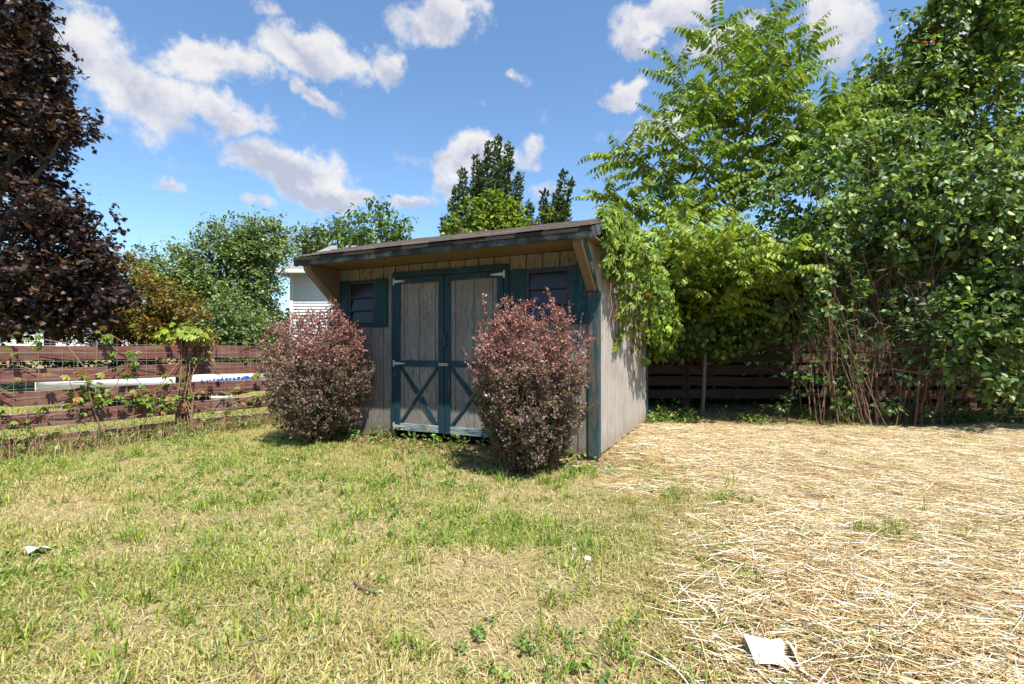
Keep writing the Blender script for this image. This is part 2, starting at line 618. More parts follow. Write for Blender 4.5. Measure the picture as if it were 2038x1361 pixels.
M['floor_rim'] = wood_mat('floor_rim', (.22, .14, .09), (.08, .05, .03), (.05, .035, .02), 'X', 20)
M['shingle'] = plain_mat('shingle', (.17, .135, .115), .95, .45, 30, bump=.6)
M['hinge'] = plain_mat('galvanised_metal', (.50, .52, .52), .5, .35, 25, metal=.25)
M['rust'] = plain_mat('rusty_iron', (.10, .05, .03), .8, .4, 40)
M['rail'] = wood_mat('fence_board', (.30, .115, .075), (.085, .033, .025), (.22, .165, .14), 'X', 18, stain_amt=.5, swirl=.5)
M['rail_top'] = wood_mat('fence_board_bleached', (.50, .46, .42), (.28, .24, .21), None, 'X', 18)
M['post'] = wood_mat('fence_post', (.15, .06, .042), (.05, .022, .016), (.10, .07, .05), 'Z', 18, stain_amt=.5)
M['wire'] = plain_mat('wire', (.28, .285, .285), .6, .25, 30, metal=.3)
M['rail_shade_tone'] = wood_mat('fence_board_shade_darkened', (.16, .078, .055), (.045, .023, .017), (.10, .085, .07), 'X', 18, stain_amt=.5, swirl=.5)  # same boards, colour darkened to stand in for the tree shade
M['stem'] = plain_mat('vine_stem', (.25, .15, .09), .8, .35, 20)
M['bark'] = plain_mat('bark', (.085, .065, .05), .9, .45, 14, bump=.6)
M['bark_brown'] = plain_mat('bark_brown', (.17, .10, .06), .85, .4, 16, bump=.5)
M['bark_pale'] = plain_mat('bark_pale', (.20, .155, .11), .85, .35, 18)
M['leaf'] = leaf_mat('leaf', .5, .32, .35)
M['leaf_gloss'] = leaf_mat('leaf_gloss', .48, .32, .5)
M['leaf_matt'] = leaf_mat('leaf_matt', .6, .25, .2)
M['grass'] = leaf_mat('grass', .55, .35, .3)
M['straw'] = leaf_mat('straw', .45, .1, .4)


def glass_mat():
    m, k = new_mat('window_glass')
    p = k.n('ShaderNodeBsdfPrincipled', in_Roughness=0.22)
    tc = k.n('ShaderNodeTexCoord')
    k.l(k.mix(k.noise(tc.outputs['Object'], 9, 6, .7), (.008, .008, .008), (.035, .034, .033)), p.inputs['Base Color'])
    p.inputs['Specular IOR Level'].default_value = 0.42
    finish(k, p.outputs[0])
    return m


M['glass'] = glass_mat()

# ------------------------------------------------------------------ the ground
SHED_C = np.array([0.751, 4.381])              # front corner beside the straw
SA = np.array([0.9076, -0.4198])               # along the front, towards that corner
SB = np.array([0.4198, 0.9076])                # into the depth
SL, SD = 3.04, 2.52
SHED_O = SHED_C - SA * SL
SHED_RZ = math.atan2(SA[1], SA[0])


def shed_local(x, y):
    dx, dy = x - SHED_O[0], y - SHED_O[1]
    return dx * SA[0] + dy * SA[1], dx * SB[0] + dy * SB[1]


def ground_z(x, y):
    x, y = np.asarray(x, float), np.asarray(y, float)
    r = np.hypot(x, y - 4)
    near = np.clip((16 - r) / 8, 0, 1)
    z = (fbm(x, y, .55, 3) - .5) * .07 + (fbm(x, y, 2.2, 5) - .5) * .035
    z = z * near
    lx, ly = shed_local(x, y)
    # hollow washed out under the front corner, level pad elsewhere under the shed
    pad = np.clip(1 - np.maximum(np.abs(lx - SL / 2) - SL / 2, np.abs(ly - SD / 2) - SD / 2) / .5, 0, 1)
    z = z * (1 - pad)
    hol = np.exp(-(((lx - SL + .05) / .35) ** 2 + ((ly + .12) / .25) ** 2))
    return z - .05 * hol


SB_Y = [0.0, 1.43, 1.9, 2.35, 3.1, 3.9, 4.35, 5.0, 6.7, 7.5]
SB_X = [0.35, 0.55, 0.76, 1.02, 1.2, 1.1, 0.94, 1.1, 1.85, 2.1]


def straw_mask(x, y):
    b = np.interp(y, SB_Y, SB_X)
    wob_ = (fbm(x, y, 1.4, 21) - .5) * 1.1
    m = np.clip((x - b + wob_) / .7 + .4, 0, 1)
    back = np.clip((6.35 + (fbm(x, y, 1.1, 25) - .5) * .7 - y) / .35, 0, 1)
    out = np.clip((9.5 - x) / 1.5, 0, 1) * np.clip((y + 4) / 2, 0, 1)
    return m * back * out


def fence_d(x, y):
    """distance on the yard side of the fence beside the neighbour's boat"""
    d = np.array([1.41, 1.96]) / math.hypot(1.41, 1.96)
    return (x + 4.56) * d[1] - (y - 4.38) * d[0]


def dirt_mask(x, y):
    lx, ly = shed_local(x, y)
    d = np.maximum(np.maximum(-lx, lx - SL), np.maximum(-ly, ly - SD))
    m = np.clip(1.1 - d / .55, 0, 1)
    m = np.maximum(m, np.clip((y - 6.2) / .6, 0, 1) * np.clip((x - 1.6) / .4, 0, 1) * np.clip((9.0 - y) / .8, 0, 1))
    m = np.maximum(m, np.clip(.8 - np.abs(fence_d(x, y) - .15) / .45, 0, 1) * .7 * (y < 9))
    return np.clip(m + (fbm(x, y, 2.5, 31) - .5) * .5, 0, 1)


def build_ground():
    def axis(lo, hi, step, far):
        inner = np.arange(lo, hi + 1e-6, step)
        a, b = [], []
        s, p = step * 1.6, lo
        while p > -far:
            p -= s
            s *= 1.35
            a.append(p)
        s, p = step * 1.6, hi
        while p < far:
            p += s
            s *= 1.35
            b.append(p)
        return np.array(a[::-1] + list(inner) + b)
    xs, ys = axis(-7.5, 9, .07, 900), axis(-.5, 12, .07, 900)
    X, Y = np.meshgrid(xs, ys, indexing='ij')
    Z = ground_z(X, Y)
    v = np.stack([X, Y, Z], -1).reshape(-1, 3)
    ny = len(ys)
    i, j = np.meshgrid(np.arange(len(xs) - 1), np.arange(ny - 1), indexing='ij')
    a = (i * ny + j).ravel()
    me = mesh_np('ground', v, [np.stack([a, a + ny, a + ny + 1, a + 1], 1)])
    for nm, fn in (('straw_amount', straw_mask), ('dirt_amount', dirt_mask)):
        at_ = me.attributes.new(nm, 'FLOAT', 'POINT')
        at_.data.foreach_set('value', fn(v[:, 0], v[:, 1]).astype(np.float32))
    me.polygons.foreach_set('use_smooth', np.ones(len(me.polygons), bool))
    m, k = new_mat('ground')
    tc = k.n('ShaderNodeTexCoord')
    P = tc.outputs['Object']
    n1 = k.noise(P, 1.3, 5, .6)
    n2 = k.noise(P, 28, 7, .7)
    n3 = k.noise(P, 120, 6, .7)
    thatch = k.mix(n2, (.19, .12, .06), (.48, .37, .21))
    green = k.mix(n3, (.08, .115, .02), (.22, .265, .055))
    patch = k.ramp(k.math('ADD', k.math('MULTIPLY', n1, .7), k.math('MULTIPLY', n2, .3)), [(.40, .0), (.60, .75)])
    col = k.mix(patch, thatch, green)
    st = k.n('ShaderNodeAttribute', attribute_name='straw_amount')
    dt = k.n('ShaderNodeAttribute', attribute_name='dirt_amount')
    strawc = k.mix(k.noise(P, 70, 7, .75), (.12, .07, .03), (.42, .30, .14))
    dirtc = k.mix(n2, (.10, .055, .032), (.33, .215, .135))
    col = k.mix(st.outputs['Fac'], col, strawc)
    col = k.mix(k.math('MULTIPLY', dt.outputs['Fac'], .9), col, dirtc)
    p = k.n('ShaderNodeBsdfPrincipled', in_Roughness=.95)
    p.inputs['Specular IOR Level'].default_value = .15
    k.l(col, p.inputs['Base Color'])
    b = k.n('ShaderNodeBump', in_Strength=.8, in_Distance=.015)
    k.l(k.math('ADD', n2, k.math('MULTIPLY', n3, .5)), b.inputs['Height'])
    k.l(b.outputs[0], p.inputs['Normal'])
    finish(k, p.outputs[0])
    tag(link('ground', me, m), 'dry grass and straw covered yard ground', 'ground', kind='structure')


build_ground()

# ------------------------------------------------------------------ the shed
shed = empty('garden_shed', (SHED_O[0], SHED_O[1], 0), SHED_RZ,
             label='weathered timber garden shed with teal trim, double doors and overhanging roof', cat='shed')
OV = .475                       # depth of the overhang
ZS = 1.87                       # soffit
ZE, YE = 1.955, -.52            # top of the eave
ZR, YR = 2.325, .70             # ridge
ZK, YK = 1.76, SD + .1          # rear eave


def fx(u):
    """where a column of the photograph meets the plane of the shed front"""
    r = (u - CX) / F
    t = (SHED_C[0] - r * SHED_C[1]) / (SA[0] - r * SA[1])
    return SL - t


def fz(u, v):
    x = fx(u)
    Y = SHED_O[1] + SA[1] * x
    return H - (v - HY) / F * Y


def roof_z(y):
    """underside of the roof deck"""
    return (ZE + (y - YE) / (YR - YE) * (ZR - ZE) if y < YR else ZR + (y - YR) / (YK - YR) * (ZK - ZR)) - .05


def build_shed():
    S = shed
    # openings on the front: x0, x1, z0, z1
    dx0, dx1, dz0, dz1 = fx(783), fx(1014), .10, 1.745
    wins = [(fx(699), fx(750), fz(725, 648), fz(725, 562)), (fx(1051), fx(1135), 1.22, fz(1090, 538))]
    # front boards with the grooves of the siding between them
    step, gap, th = .168, .010, .014
    n = int(round(SL / step))
    step = SL / n
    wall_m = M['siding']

    def seg(x0, x1, z0, z1):
        if z1 - z0 > .02 and x1 - x0 > .012:
            b = MB()
            b.box(x0, x1, -th, 0, z0, z1)
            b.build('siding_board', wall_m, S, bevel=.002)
    openings = [(dx0 + .03, dx1 - .03, dz0 - .1, dz1 - .02)] + [(a + .01, b - .01, c + .01, d - .01) for a, b, c, d in wins]
    for i in range(n):
        x0, x1 = i * step + gap / 2, (i + 1) * step - gap / 2
        cuts = sorted({x0, x1} | {e for o in openings for e in (o[0], o[1]) if x0 < e < x1})
        for a, b in zip(cuts[:-1], cuts[1:]):
            mid = (a + b) / 2
            z = .025
            for o in sorted(openings, key=lambda q: q[2]):
                if o[0] < mid < o[1]:
                    seg(a, b, z, o[2])
                    z = o[3]
            seg(a, b, z, ZS - .004)
    # shell behind the boards
    b = MB()
    zt = ZS - .01
    xs = [0.004] + [e for o in sorted(openings) for e in (o[0], o[1])] + [SL - .004]
    xs = sorted(xs)
    for a, c in zip(xs[:-1], xs[1:]):
        mid = (a + c) / 2
        z = .03
        for o in openings:
            if o[0] < mid < o[1]:
                if o[2] - z > .02:
                    b.box(a, c, .002, .03, z, o[2])
                z = o[3]
        b.box(a, c, .002, .03, z, zt)
    b.build('wall_backing', plain_mat('groove_shadow_wood', (.06, .047, .037), .9), S)
    # side walls: boards follow the roof line
    ns = 15
    sp = SD / ns
    for side in (0, 1):
        for i in range(ns):
            y0, y1 = i * sp + .008, (i + 1) * sp - .008
            if y0 < .01:
                y0 = .004
            x0, x1 = (SL + .001, SL + th) if side else (-th, -.001)
            mid = [YR] if y0 < YR < y1 else []
            poly = [(y0, .02), (y1, .02), (y1, roof_z(y1) - .004)] + [(q, roof_z(q) - .004) for q in mid] + [(y0, roof_z(y0) - .004)]
            m = MB()
            m.prism(poly, 'x', x0, x1)
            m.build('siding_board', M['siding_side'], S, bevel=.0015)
        m = MB()
        x0, x1 = (SL - .03, SL - .002) if side else (.002, .03)
        m.prism([(.034, .03), (SD - .002, .03), (SD - .002, roof_z(SD) - .01), (YR, roof_z(YR) - .01), (.034, roof_z(.034) - .01)], 'x', x0, x1)
        m.build('wall_backing', bpy.data.materials['groove_shadow_wood'], S)
    b = MB()
    b.box(.0, SL, SD + .002, SD + .016, .02, roof_z(SD) - .006)
    b.build('back_wall', M['siding'], S)
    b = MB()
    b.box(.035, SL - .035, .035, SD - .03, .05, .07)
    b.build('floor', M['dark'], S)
    # floor frame and skids, showing below the boards
    b = MB()
    b.box(.01, SL - .01, .004, .06, -.075, .022)
    b.build('floor_rim', M['floor_rim'], S, bevel=.004)
    for x in (.15, SL - .14):
        b = MB()
        b.box(x - .05, x + .05, .06, SD - .03, -.09, .018)
        b.build('skid', M['floor_rim'], S, bevel=.004)
    b = MB()
    b.box(SL - .06, SL - .004, .062, SD - .01, -.06, .016)
    b.build('floor_rim', M['floor_rim'], S)
    # roof: soffit, decks, courses of shingle, fascia, end trims
    b = MB()
    b.box(-.105, SL + .105, -OV, .0 - th - .001, ZS, ZS + .012)
    b.build('soffit', M['soffit'], S)
    roof = MB()
    ra, rb = -.12, SL + .105
    roof.prism([(YE + .03, ZE - .035), (YR, ZR - .035), (YK, ZK - .035), (YK, ZK - .01), (YR, ZR - .01), (YE + .03, ZE - .01)], 'x', ra + .01, rb - .01)
    roof = roof.build('roof', M['bark_pale'], S)
    rr = random.Random(4)
    nc = 9
    for side, (y0, z0, y1, z1) in enumerate(((YE, ZE, YR, ZR), (YK, ZK, YR, ZR))):
        for i in range(nc):
            f0, f1 = i / nc, min(1.0, (i + 1.35) / nc)
            x = ra
            m = MB()
            while x < rb - .02:
                w = min(rr.uniform(.16, .34), rb - x)
                lift = rr.uniform(.008, .016)
                jut = rr.uniform(-.01, .012) if i == 0 else rr.uniform(-.004, .004)
                ya, za = y0 + (y1 - y0) * f0 - jut * (1 if side == 0 else -1), z0 + (z1 - z0) * f0 - .006
                yb, zb = y0 + (y1 - y0) * f1, z0 + (z1 - z0) * f1 - .006
                m.add([(x, ya, za), (x + w - .004, ya, za), (x + w - .004, yb, zb), (x, yb, zb),
                       (x, ya, za + lift), (x + w - .004, ya, za + lift), (x + w - .004, yb, zb + .004), (x, yb, zb + .004)],
                      [(0, 3, 2, 1), (4, 5, 6, 7), (0, 1, 5, 4), (1, 2, 6, 5), (2, 3, 7, 6), (3, 0, 4, 7)])
                x += w
            m.build('shingle_course', M['shingle'], roof)
    b = MB()
    b.box(ra + .012, rb - .012, -OV - .024, -OV - .001, ZS - .012, ZE - .02)
    b.build('fascia', M['fascia'], S, bevel=.003)
    b = MB()                                     # thin drip board above it
    b.box(ra + .006, rb - .006, YE + .005, -OV - .002, ZE - .045, ZE - .018)
    b.build('drip_board', plain_mat('black_weathered_wood', (.03, .026, .024), .85, .5, 12), S)
    for x0, x1 in ((ra, ra + .02), (rb - .02, rb)):
        m = MB()
        m.prism([(YE + .02, ZE - .10), (YR, ZR - .10), (YK - .01, ZK - .10), (YK - .01, ZK - .012), (YR, ZR - .012), (YE + .02, ZE - .012)], 'x', x0 - .002, x1 + .002)
        m.build('rake_trim', M['fascia'], S)
    # cheeks that carry the overhang
    for x0, x1 in ((.0, .075), (SL - .075, SL)):
        m = MB()
        m.prism([(-th - .002, ZS - .003), (-OV + .015, ZS - .003), (-OV + .015, ZS - .05), (-.05, 1.487), (-th - .002, 1.487)], 'x', x0, x1)
        br = m.build('overhang_bracket', M['bracket'], S, bevel=.003)
        o0, o1 = (-th, -.001) if x0 < 1 else (SL + .001, SL + th)
        m = MB()
        m.prism([(.0, ZS + .02), (-OV + .02, ZS - .004), (-OV + .02, ZS - .05), (-.052, 1.487), (.0, 1.487)], 'x', o0, o1)
        m.build('cheek_board', M['siding_side'], br)
        p0, p1 = (-th - .014, -th - .001) if x0 < 1 else (SL + th + .001, SL + th + .014)
        m = MB()
        m.prism([(-OV + .018, ZS - .008), (-OV + .018, ZS - .055), (-.056, 1.483), (.004, 1.483), (-OV + .09, ZS - .008)], 'x', p0, p1)
        m.build('edge_trim', M['teal_worn'], br)
    # corner trims
    m = MB()
    m.box(SL - .066, SL + th + .016, -th - .020, -th - .001, .012, 1.48)
    m.build('corner_trim', M['teal_worn'], S, bevel=.003)
    m = MB()
    m.box(SL + th + .001, SL + th + .016, -th + .0005, .045, .012, 1.478)
    m.build('corner_trim', M['teal_worn'], S, bevel=.002)
    m = MB()
    m.box(SL + th + .001, SL + th + .017, SD - .05, SD + .02, .012, roof_z(SD) - .07)
    m.build('corner_trim', M['teal_worn'], S, bevel=.003)
    m = MB()
    m.box(-th - .016, .066, -th - .020, -th - .001, .012, 1.48)
    m.build('corner_trim', M['teal_worn'], S, bevel=.003)
    # door case
    fr = MB()
    fr.box(dx0, dx0 + .045, -.036, -th - .001, dz0 - .01, dz1 + .045)
    fr.build('door_frame', M['teal'], S, bevel=.003)
    fr = MB()
    fr.box(dx1 - .045, dx1, -.036, -th - .001, dz0 - .01, dz1 + .045)
    fr.build('door_frame', M['teal'], S, bevel=.003)
    fr = MB()
    fr.box(dx0 + .046, dx1 - .046, -.037, -th - .001, dz1 - .014, dz1 + .046)
    fr.build('door_frame', M['teal_x'], S, bevel=.003)
    mid = fx(888)
    dz0d = .112
    for (a, c, hinge_left) in ((dx0 + .049, mid - .004, True), (mid + .004, dx1 - .049, False)):
        d = empty('door')
        d.parent = S
        zt = dz1 - .018
        # grooved panel
        nb = 4
        edges = np.linspace(a + .004, c - .004, nb + 1)
        edges[1:-1] += np.array([-.045, .0, .045])[:nb - 1]
        for e0, e1 in zip(edges[:-1], edges[1:]):
            m = MB()
            m.box(e0 + .003, e1 - .003, -.022, -.006, dz0d + .01, zt - .01)
            m.build('board', M['siding'], d, bevel=.002)
        m = MB()
        m.box(a + .006, c - .006, -.0055, .012, dz0d + .012, zt - .012)
        m.build('panel_backing', bpy.data.materials['groove_shadow_wood'], d)
        sw, y0, y1 = .066, -.042, -.0225
        for (x0, x1) in ((a, a + sw), (c - sw, c)):
            m = MB()
            m.box(x0, x1, y0, y1, dz0d, zt)
            m.build('stile', M['teal'], d, bevel=.003)
        zm = .79
        for (z0, z1, hgt) in ((zt - .062, zt, 0), (zm, zm + .062, 0), (dz0d, dz0d + .075, 0)):
            m = MB()
            m.box(a + sw + .001, c - sw - .001, y0 + .001, y1, z0, z1)
            m.build('rail', M['teal_pale' if z0 == dz0d else 'teal_x'], d, bevel=.003)
        zb0, zb1 = dz0d + .078, zm - .003
        xa, xc = a + sw + .002, c - sw - .002

        def brace(p, q, off, cut):
            p, q = Vector((p[0], 0, p[1])), Vector((q[0], 0, q[1]))
            dr = (q - p).normalized()
            nr = Vector((-dr.z, 0, dr.x)) * .027
            parts = [(0.0, 1.0)] if not cut else [(0.0, .5 - .045), (.5 + .045, 1.0)]
            for f0, f1 in parts:
                s0, s1 = p.lerp(q, f0), p.lerp(q, f1)
                # ends trimmed square to the frame
                pts = []
                for s_, sg in ((s0 - nr, 0), (s1 - nr, 0), (s1 + nr, 0), (s0 + nr, 0)):
                    pts.append((min(max(s_.x, xa), xc), min(max(s_.z, zb0), zb1)))
                mm = MB()
                mm.prism(pts, 'y', y0 + .003 - off, y1)
                mm.build('brace', M['teal'], d, bevel=.002)
        brace((xa, zb0), (xc, zb1), 0, False)
        brace((xa, zb1), (xc, zb0), .0, True)
        # tee hinges
        sg = 1 if hinge_left else -1
        hx = a if hinge_left else c
        for z in (zt - .035, zm + .03, dz0d + .04):
            m = MB()
            m.box(min(hx - sg * .02, hx - sg * .004), max(hx - sg * .02, hx - sg * .004), y0 - .006, y0 + .004, z - .035, z + .035)
            m.prism([(hx - sg * .003, z - .016), (hx + sg * .13, z - .006), (hx + sg * .13, z + .006), (hx - sg * .003, z + .016)], 'y', y0 - .004, y0 - .0005)
            m.build('hinge', M['hinge'], d)
        if not hinge_left:
            m = MB()
            m.box(a + .012, a + .03, y0 - .03, y0 - .02, 1.0, 1.12)
            m.box(a + .014, a + .028, y0 - .02, y0 - .0005, 1.0, 1.012)
            m.box(a + .014, a + .028, y0 - .02, y0 - .0005, 1.108, 1.12)
            m.build('handle', M['rust'], d)
    m = MB()
    m.box(mid - .055, mid + .055, -.062, -.043, .80, .83)
    m.build('latch', plain_mat('grey_latch_wood', (.34, .32, .28), .7, .3, 20), S, bevel=.003)
    # windows and shutters
    for wi, (a, c, z0, z1) in enumerate(wins):
        w = empty('window')
        w.parent = S
        ft = .022
        for nm, (x0, x1, q0, q1) in (('frame', (a - .02, a + ft, z0 - .015, z1 + .02)), ('frame', (c - ft, c + .02, z0 - .015, z1 + .02)),
                                     ('frame', (a + ft + .0005, c - ft - .0005, z1 - ft, z1 + .021)), ('frame', (a + ft + .0005, c - ft - .0005, z0 - .016, z0 + ft))):
            m = MB()
            m.box(x0, x1, -.034, -.002, q0, q1)
            m.build(nm, M['frame_dark'], w, bevel=.002)
        npn = 3
        hh = (z1 - z0 - 2 * ft) / npn
        for i in range(npn):
            q0 = z0 + ft + hh * i
            m = MB()
            tilt = .006
            m.add([(a + ft, -.018 - tilt, q0 + .006), (c - ft, -.018 - tilt, q0 + .006), (c - ft, -.012 + tilt, q0 + hh - .004), (a + ft, -.012 + tilt, q0 + hh - .004),
                   (a + ft, -.014 - tilt, q0 + .006), (c - ft, -.014 - tilt, q0 + .006), (c - ft, -.008 + tilt, q0 + hh - .004), (a + ft, -.008 + tilt, q0 + hh - .004)],
                  [(0, 1, 2, 3), (7, 6, 5, 4), (0, 4, 5, 1), (1, 5, 6, 2), (2, 6, 7, 3), (3, 7, 4, 0)])
            m.build('pane', M['glass'], w)
            if i:
                m = MB()
                m.box(a + ft + .001, c - ft - .001, -.03, -.004, q0 - .009, q0 + .009)
                m.build('glazing_bar', M['frame_dark'], w)
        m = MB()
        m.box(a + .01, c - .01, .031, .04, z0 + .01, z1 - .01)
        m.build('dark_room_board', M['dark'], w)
    for (u0, u1, w) in ((676, 697.5, 0), (751.5, 774.5, 0), (1019, 1048, 1), (1138, 1174, 1)):
        z0, z1 = wins[w][2] - .02, wins[w][3] + .025
        x0, x1 = fx(u0), fx(u1)
        x1 = min(x1, SL - .08)
        x0 = max(x0, .01)
        if u0 == 1138:
            z1 = min(z1, 1.80)
        m = MB()
        m.box(x0, x1, -.040, -th - .001, z0, z1)
        m.build('shutter', M['shutter'], S, bevel=.003)


build_shed()

# ------------------------------------------------------------------ board fences
FD = np.array([1.41, 1.96]) / math.hypot(1.41, 1.96)
FN = np.array([FD[1], -FD[0]])           # towards the yard


def fence_pt(s):
    return np.array([-4.56, 4.38]) + FD * s


def board_fence(name, label, posts, tops, height, post_top, post_w, yard, wire=None, seed=1, wood='rail', front=False):
    """posts: list of (x, y); rails run from post to post on the yard face"""
    r = random.Random(seed)
    base = posts[0]
    root = empty(name, (base[0], base[1], 0), label=label, cat='fence')
    for (px, py) in posts:
        m = MB()
        ang = r.uniform(-.03, .03)
        lean = (r.uniform(-.012, .012), r.uniform(-.012, .012))
        w = post_w / 2
        x, y = px - base[0], py - base[1]
        if not front:
            x, y = x - yard[0] * (w + .022), y - yard[1] * (w + .022)
        d = (yard[1], -yard[0])
        cs = [(-w, -w), (w, -w), (w, w), (-w, w)]
        gz = float(ground_z(px, py)) - .3
        vs = [(x + d[0] * a + yard[0] * b, y + d[1] * a + yard[1] * b, gz) for a, b in cs] + \
             [(x + d[0] * a + yard[0] * b + lean[0], y + d[1] * a + yard[1] * b + lean[1], post_top + r.uniform(-.01, .01)) for a, b in cs]
        m.add(vs, [(0, 3, 2, 1), (4, 5, 6, 7), (0, 1, 5, 4), (1, 2, 6, 5), (2, 3, 7, 6), (3, 0, 4, 7)])
        m.build('post', M['post'], root, bevel=.008)
    for (p, q) in zip(posts[:-1], posts[1:]):
        ln = math.hypot(q[0] - p[0], q[1] - p[1])
        ang = math.atan2(q[1] - p[1], q[0] - p[0])
        for i, zt in enumerate(tops):
            n = 10
            mb = MB()
            dz0, dz1 = r.uniform(-.012, .012), r.uniform(-.012, .012)
            ph = r.uniform(0, 6)
            vs = []
            for j in range(n + 1):
                t = j / n
                sag = -.008 * math.sin(math.pi * t)
                wz = .006 * math.sin(ph + t * 7) + r.uniform(-.003, .003)
                top = zt + dz0 + (dz1 - dz0) * t + sag + wz
                bot = zt - height + dz0 + (dz1 - dz0) * t + sag + .004 * math.sin(ph * 2 + t * 5) + r.uniform(-.003, .003)
                bow = .006 * math.sin(ph + t * 3.1)
                yo = r.uniform(-.001, .001)
                x = .004 + t * (ln - .008)
                vs += [(x, bow - .019 + yo, bot), (x, bow + .019 + yo, bot), (x, bow + .019 + yo, top), (x, bow - .019 + yo, top)]
            fs = [(0, 3, 2, 1), (4 * n, 4 * n + 1, 4 * n + 2, 4 * n + 3)]
            for j in range(n):
                a, b = 4 * j, 4 * j + 4
                for e in range(4):
                    fs.append((a + e, a + (e + 1) % 4, b + (e + 1) % 4, b + e))
            mb.add(vs, fs)
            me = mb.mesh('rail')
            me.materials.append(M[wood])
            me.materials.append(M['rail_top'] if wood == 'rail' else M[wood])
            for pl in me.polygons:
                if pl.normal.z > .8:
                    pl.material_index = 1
            o = link('rail', me, None, root)
            o.location = (p[0] - base[0], p[1] - base[1], 0)
            o.rotation_euler = (0, 0, ang)
    if wire:
        (p, q) = wire
        ln = math.hypot(q[0] - p[0], q[1] - p[1])
        d = ((q[0] - p[0]) / ln, (q[1] - p[1]) / ln)
        mb = MB()
        nv = int(ln / .082)
        offx, offy = yard[0] * .05, yard[1] * .05
        ztop = tops[0] + .045

        def wp(s, z):
            b = .018 * math.sin(s * 2.3 + z * 3) + .01 * math.sin(s * 5.1)
            return (p[0] - base[0] + d[0] * s + offx + yard[0] * b, p[1] - base[1] + d[1] * s + offy + yard[1] * b, z + .008 * math.sin(s * 1.7))
        for i in range(nv + 1):
            s = i * ln / nv
            mb.tube([wp(s + r.uniform(-.004, .004), z) for z in np.linspace(.0, ztop + r.uniform(0, .01), 5)], .0012, 3, False)
        z = .02
        while z < ztop:
            mb.tube([wp(s, z) for s in np.linspace(0, ln, 40)], .0012, 3, False)
            z += .083
        mb.build('wire_mesh', M['wire'], root)
    return root


pA, pB, pC, pD = fence_pt(.613 * 2.414 - 2.44), fence_pt(.613 * 2.414), fence_pt(.613 * 2.414 + 2.44), fence_pt(4.75)
board_fence('board_fence', 'reddish brown five board fence with wire mesh on its face and a leafy post',
            [tuple(pA), tuple(pB), tuple(pC), tuple(pD)], [1.018, .805, .587, .383, .165], .137, 1.14, .125, FN,
            wire=(tuple(fence_pt(-.75)), tuple(fence_pt(4.0))), seed=5)
YB = 8.05
board_fence('board_fence', 'brown five board fence behind the shed, colour darkened for the shade there',
            [(-1.55, YB + .05), (.55, YB), (2.86, YB), (5.2, YB), (7.55, YB - .02), (9.9, YB - .05)], [1.085, .91, .715, .52, .315], .145, 1.17, .125, (0, -1), seed=9, wood='rail_shade_tone')

# ------------------------------------------------------------------ houses beyond the fence
def lap_house(name, label, x0, x1, y0, y1, ze, zr, col, roofc, exposure=.12, rx=None):
    root = empty(name, (x0, y0, 0), label=label, cat='house')
    W, D = x1 - x0, y1 - y0
    m = MB()
    z = .25
    while z < ze - .02:
        t = min(z + exposure, ze)
        m.add([(0, -.035, z), (W, -.035, z), (W, 0, t), (0, 0, t), (0, .01, z), (W, .01, z)], [(0, 1, 2, 3), (0, 4, 5, 1)])
        m.add([(-.02, 0, z), (-.02, D, z), (0, D, t), (0, 0, t), (.01, 0, z), (.01, D, z)], [(0, 3, 2, 1), (0, 1, 5, 4)])
        m.add([(W + .02, 0, z), (W + .02, D, z), (W, D, t), (W, 0, t), (W - .01, 0, z), (W - .01, D, z)], [(0, 1, 2, 3), (0, 4, 5, 1)])
        z = t
    m.build('siding', plain_mat(name + '_siding_paint', col, .5, .06), root)
    m = MB()
    m.box(.02, W - .02, .02, D, -.2, ze)
    m.build('wall_core', M['dark'], root)
    for (cx, cy) in ((0, 0), (W, 0)):
        m = MB()
        m.box(cx - .05, cx + .05, cy - .05, cy + .05, .2, ze)
        m.build('corner_post', plain_mat('white_trim', (.78, .78, .78), .5, .05), root)
    ov = .42
    m = MB()
    e = [(-ov, -ov, ze + .02), (W + ov, -ov, ze + .02), (W + ov, D + ov, ze + .02), (-ov, D + ov, ze + .02)]
    rx = rx or min(W, D) / 2
    r0, r1 = (rx, D / 2, zr), (W - rx, D / 2, zr)
    m.add(e + [r0, r1], [(0, 1, 5, 4), (1, 2, 5), (2, 3, 4, 5), (3, 0, 4), (0, 3, 2, 1)])
    m.build('roof', plain_mat(name + '_roof_shingles', roofc, .9, .25, 14, bump=.3), root)
    m = MB()
    m.box(-ov - .1, W + ov + .1, -ov - .11, -ov + .02, ze - .11, ze + .03)
    m.box(-ov - .11, -ov + .02, -ov + .03, D + ov, ze - .11, ze + .03)
    m.build('gutter', bpy.data.materials['white_trim'], root, bevel=.015)
    return root, W, D


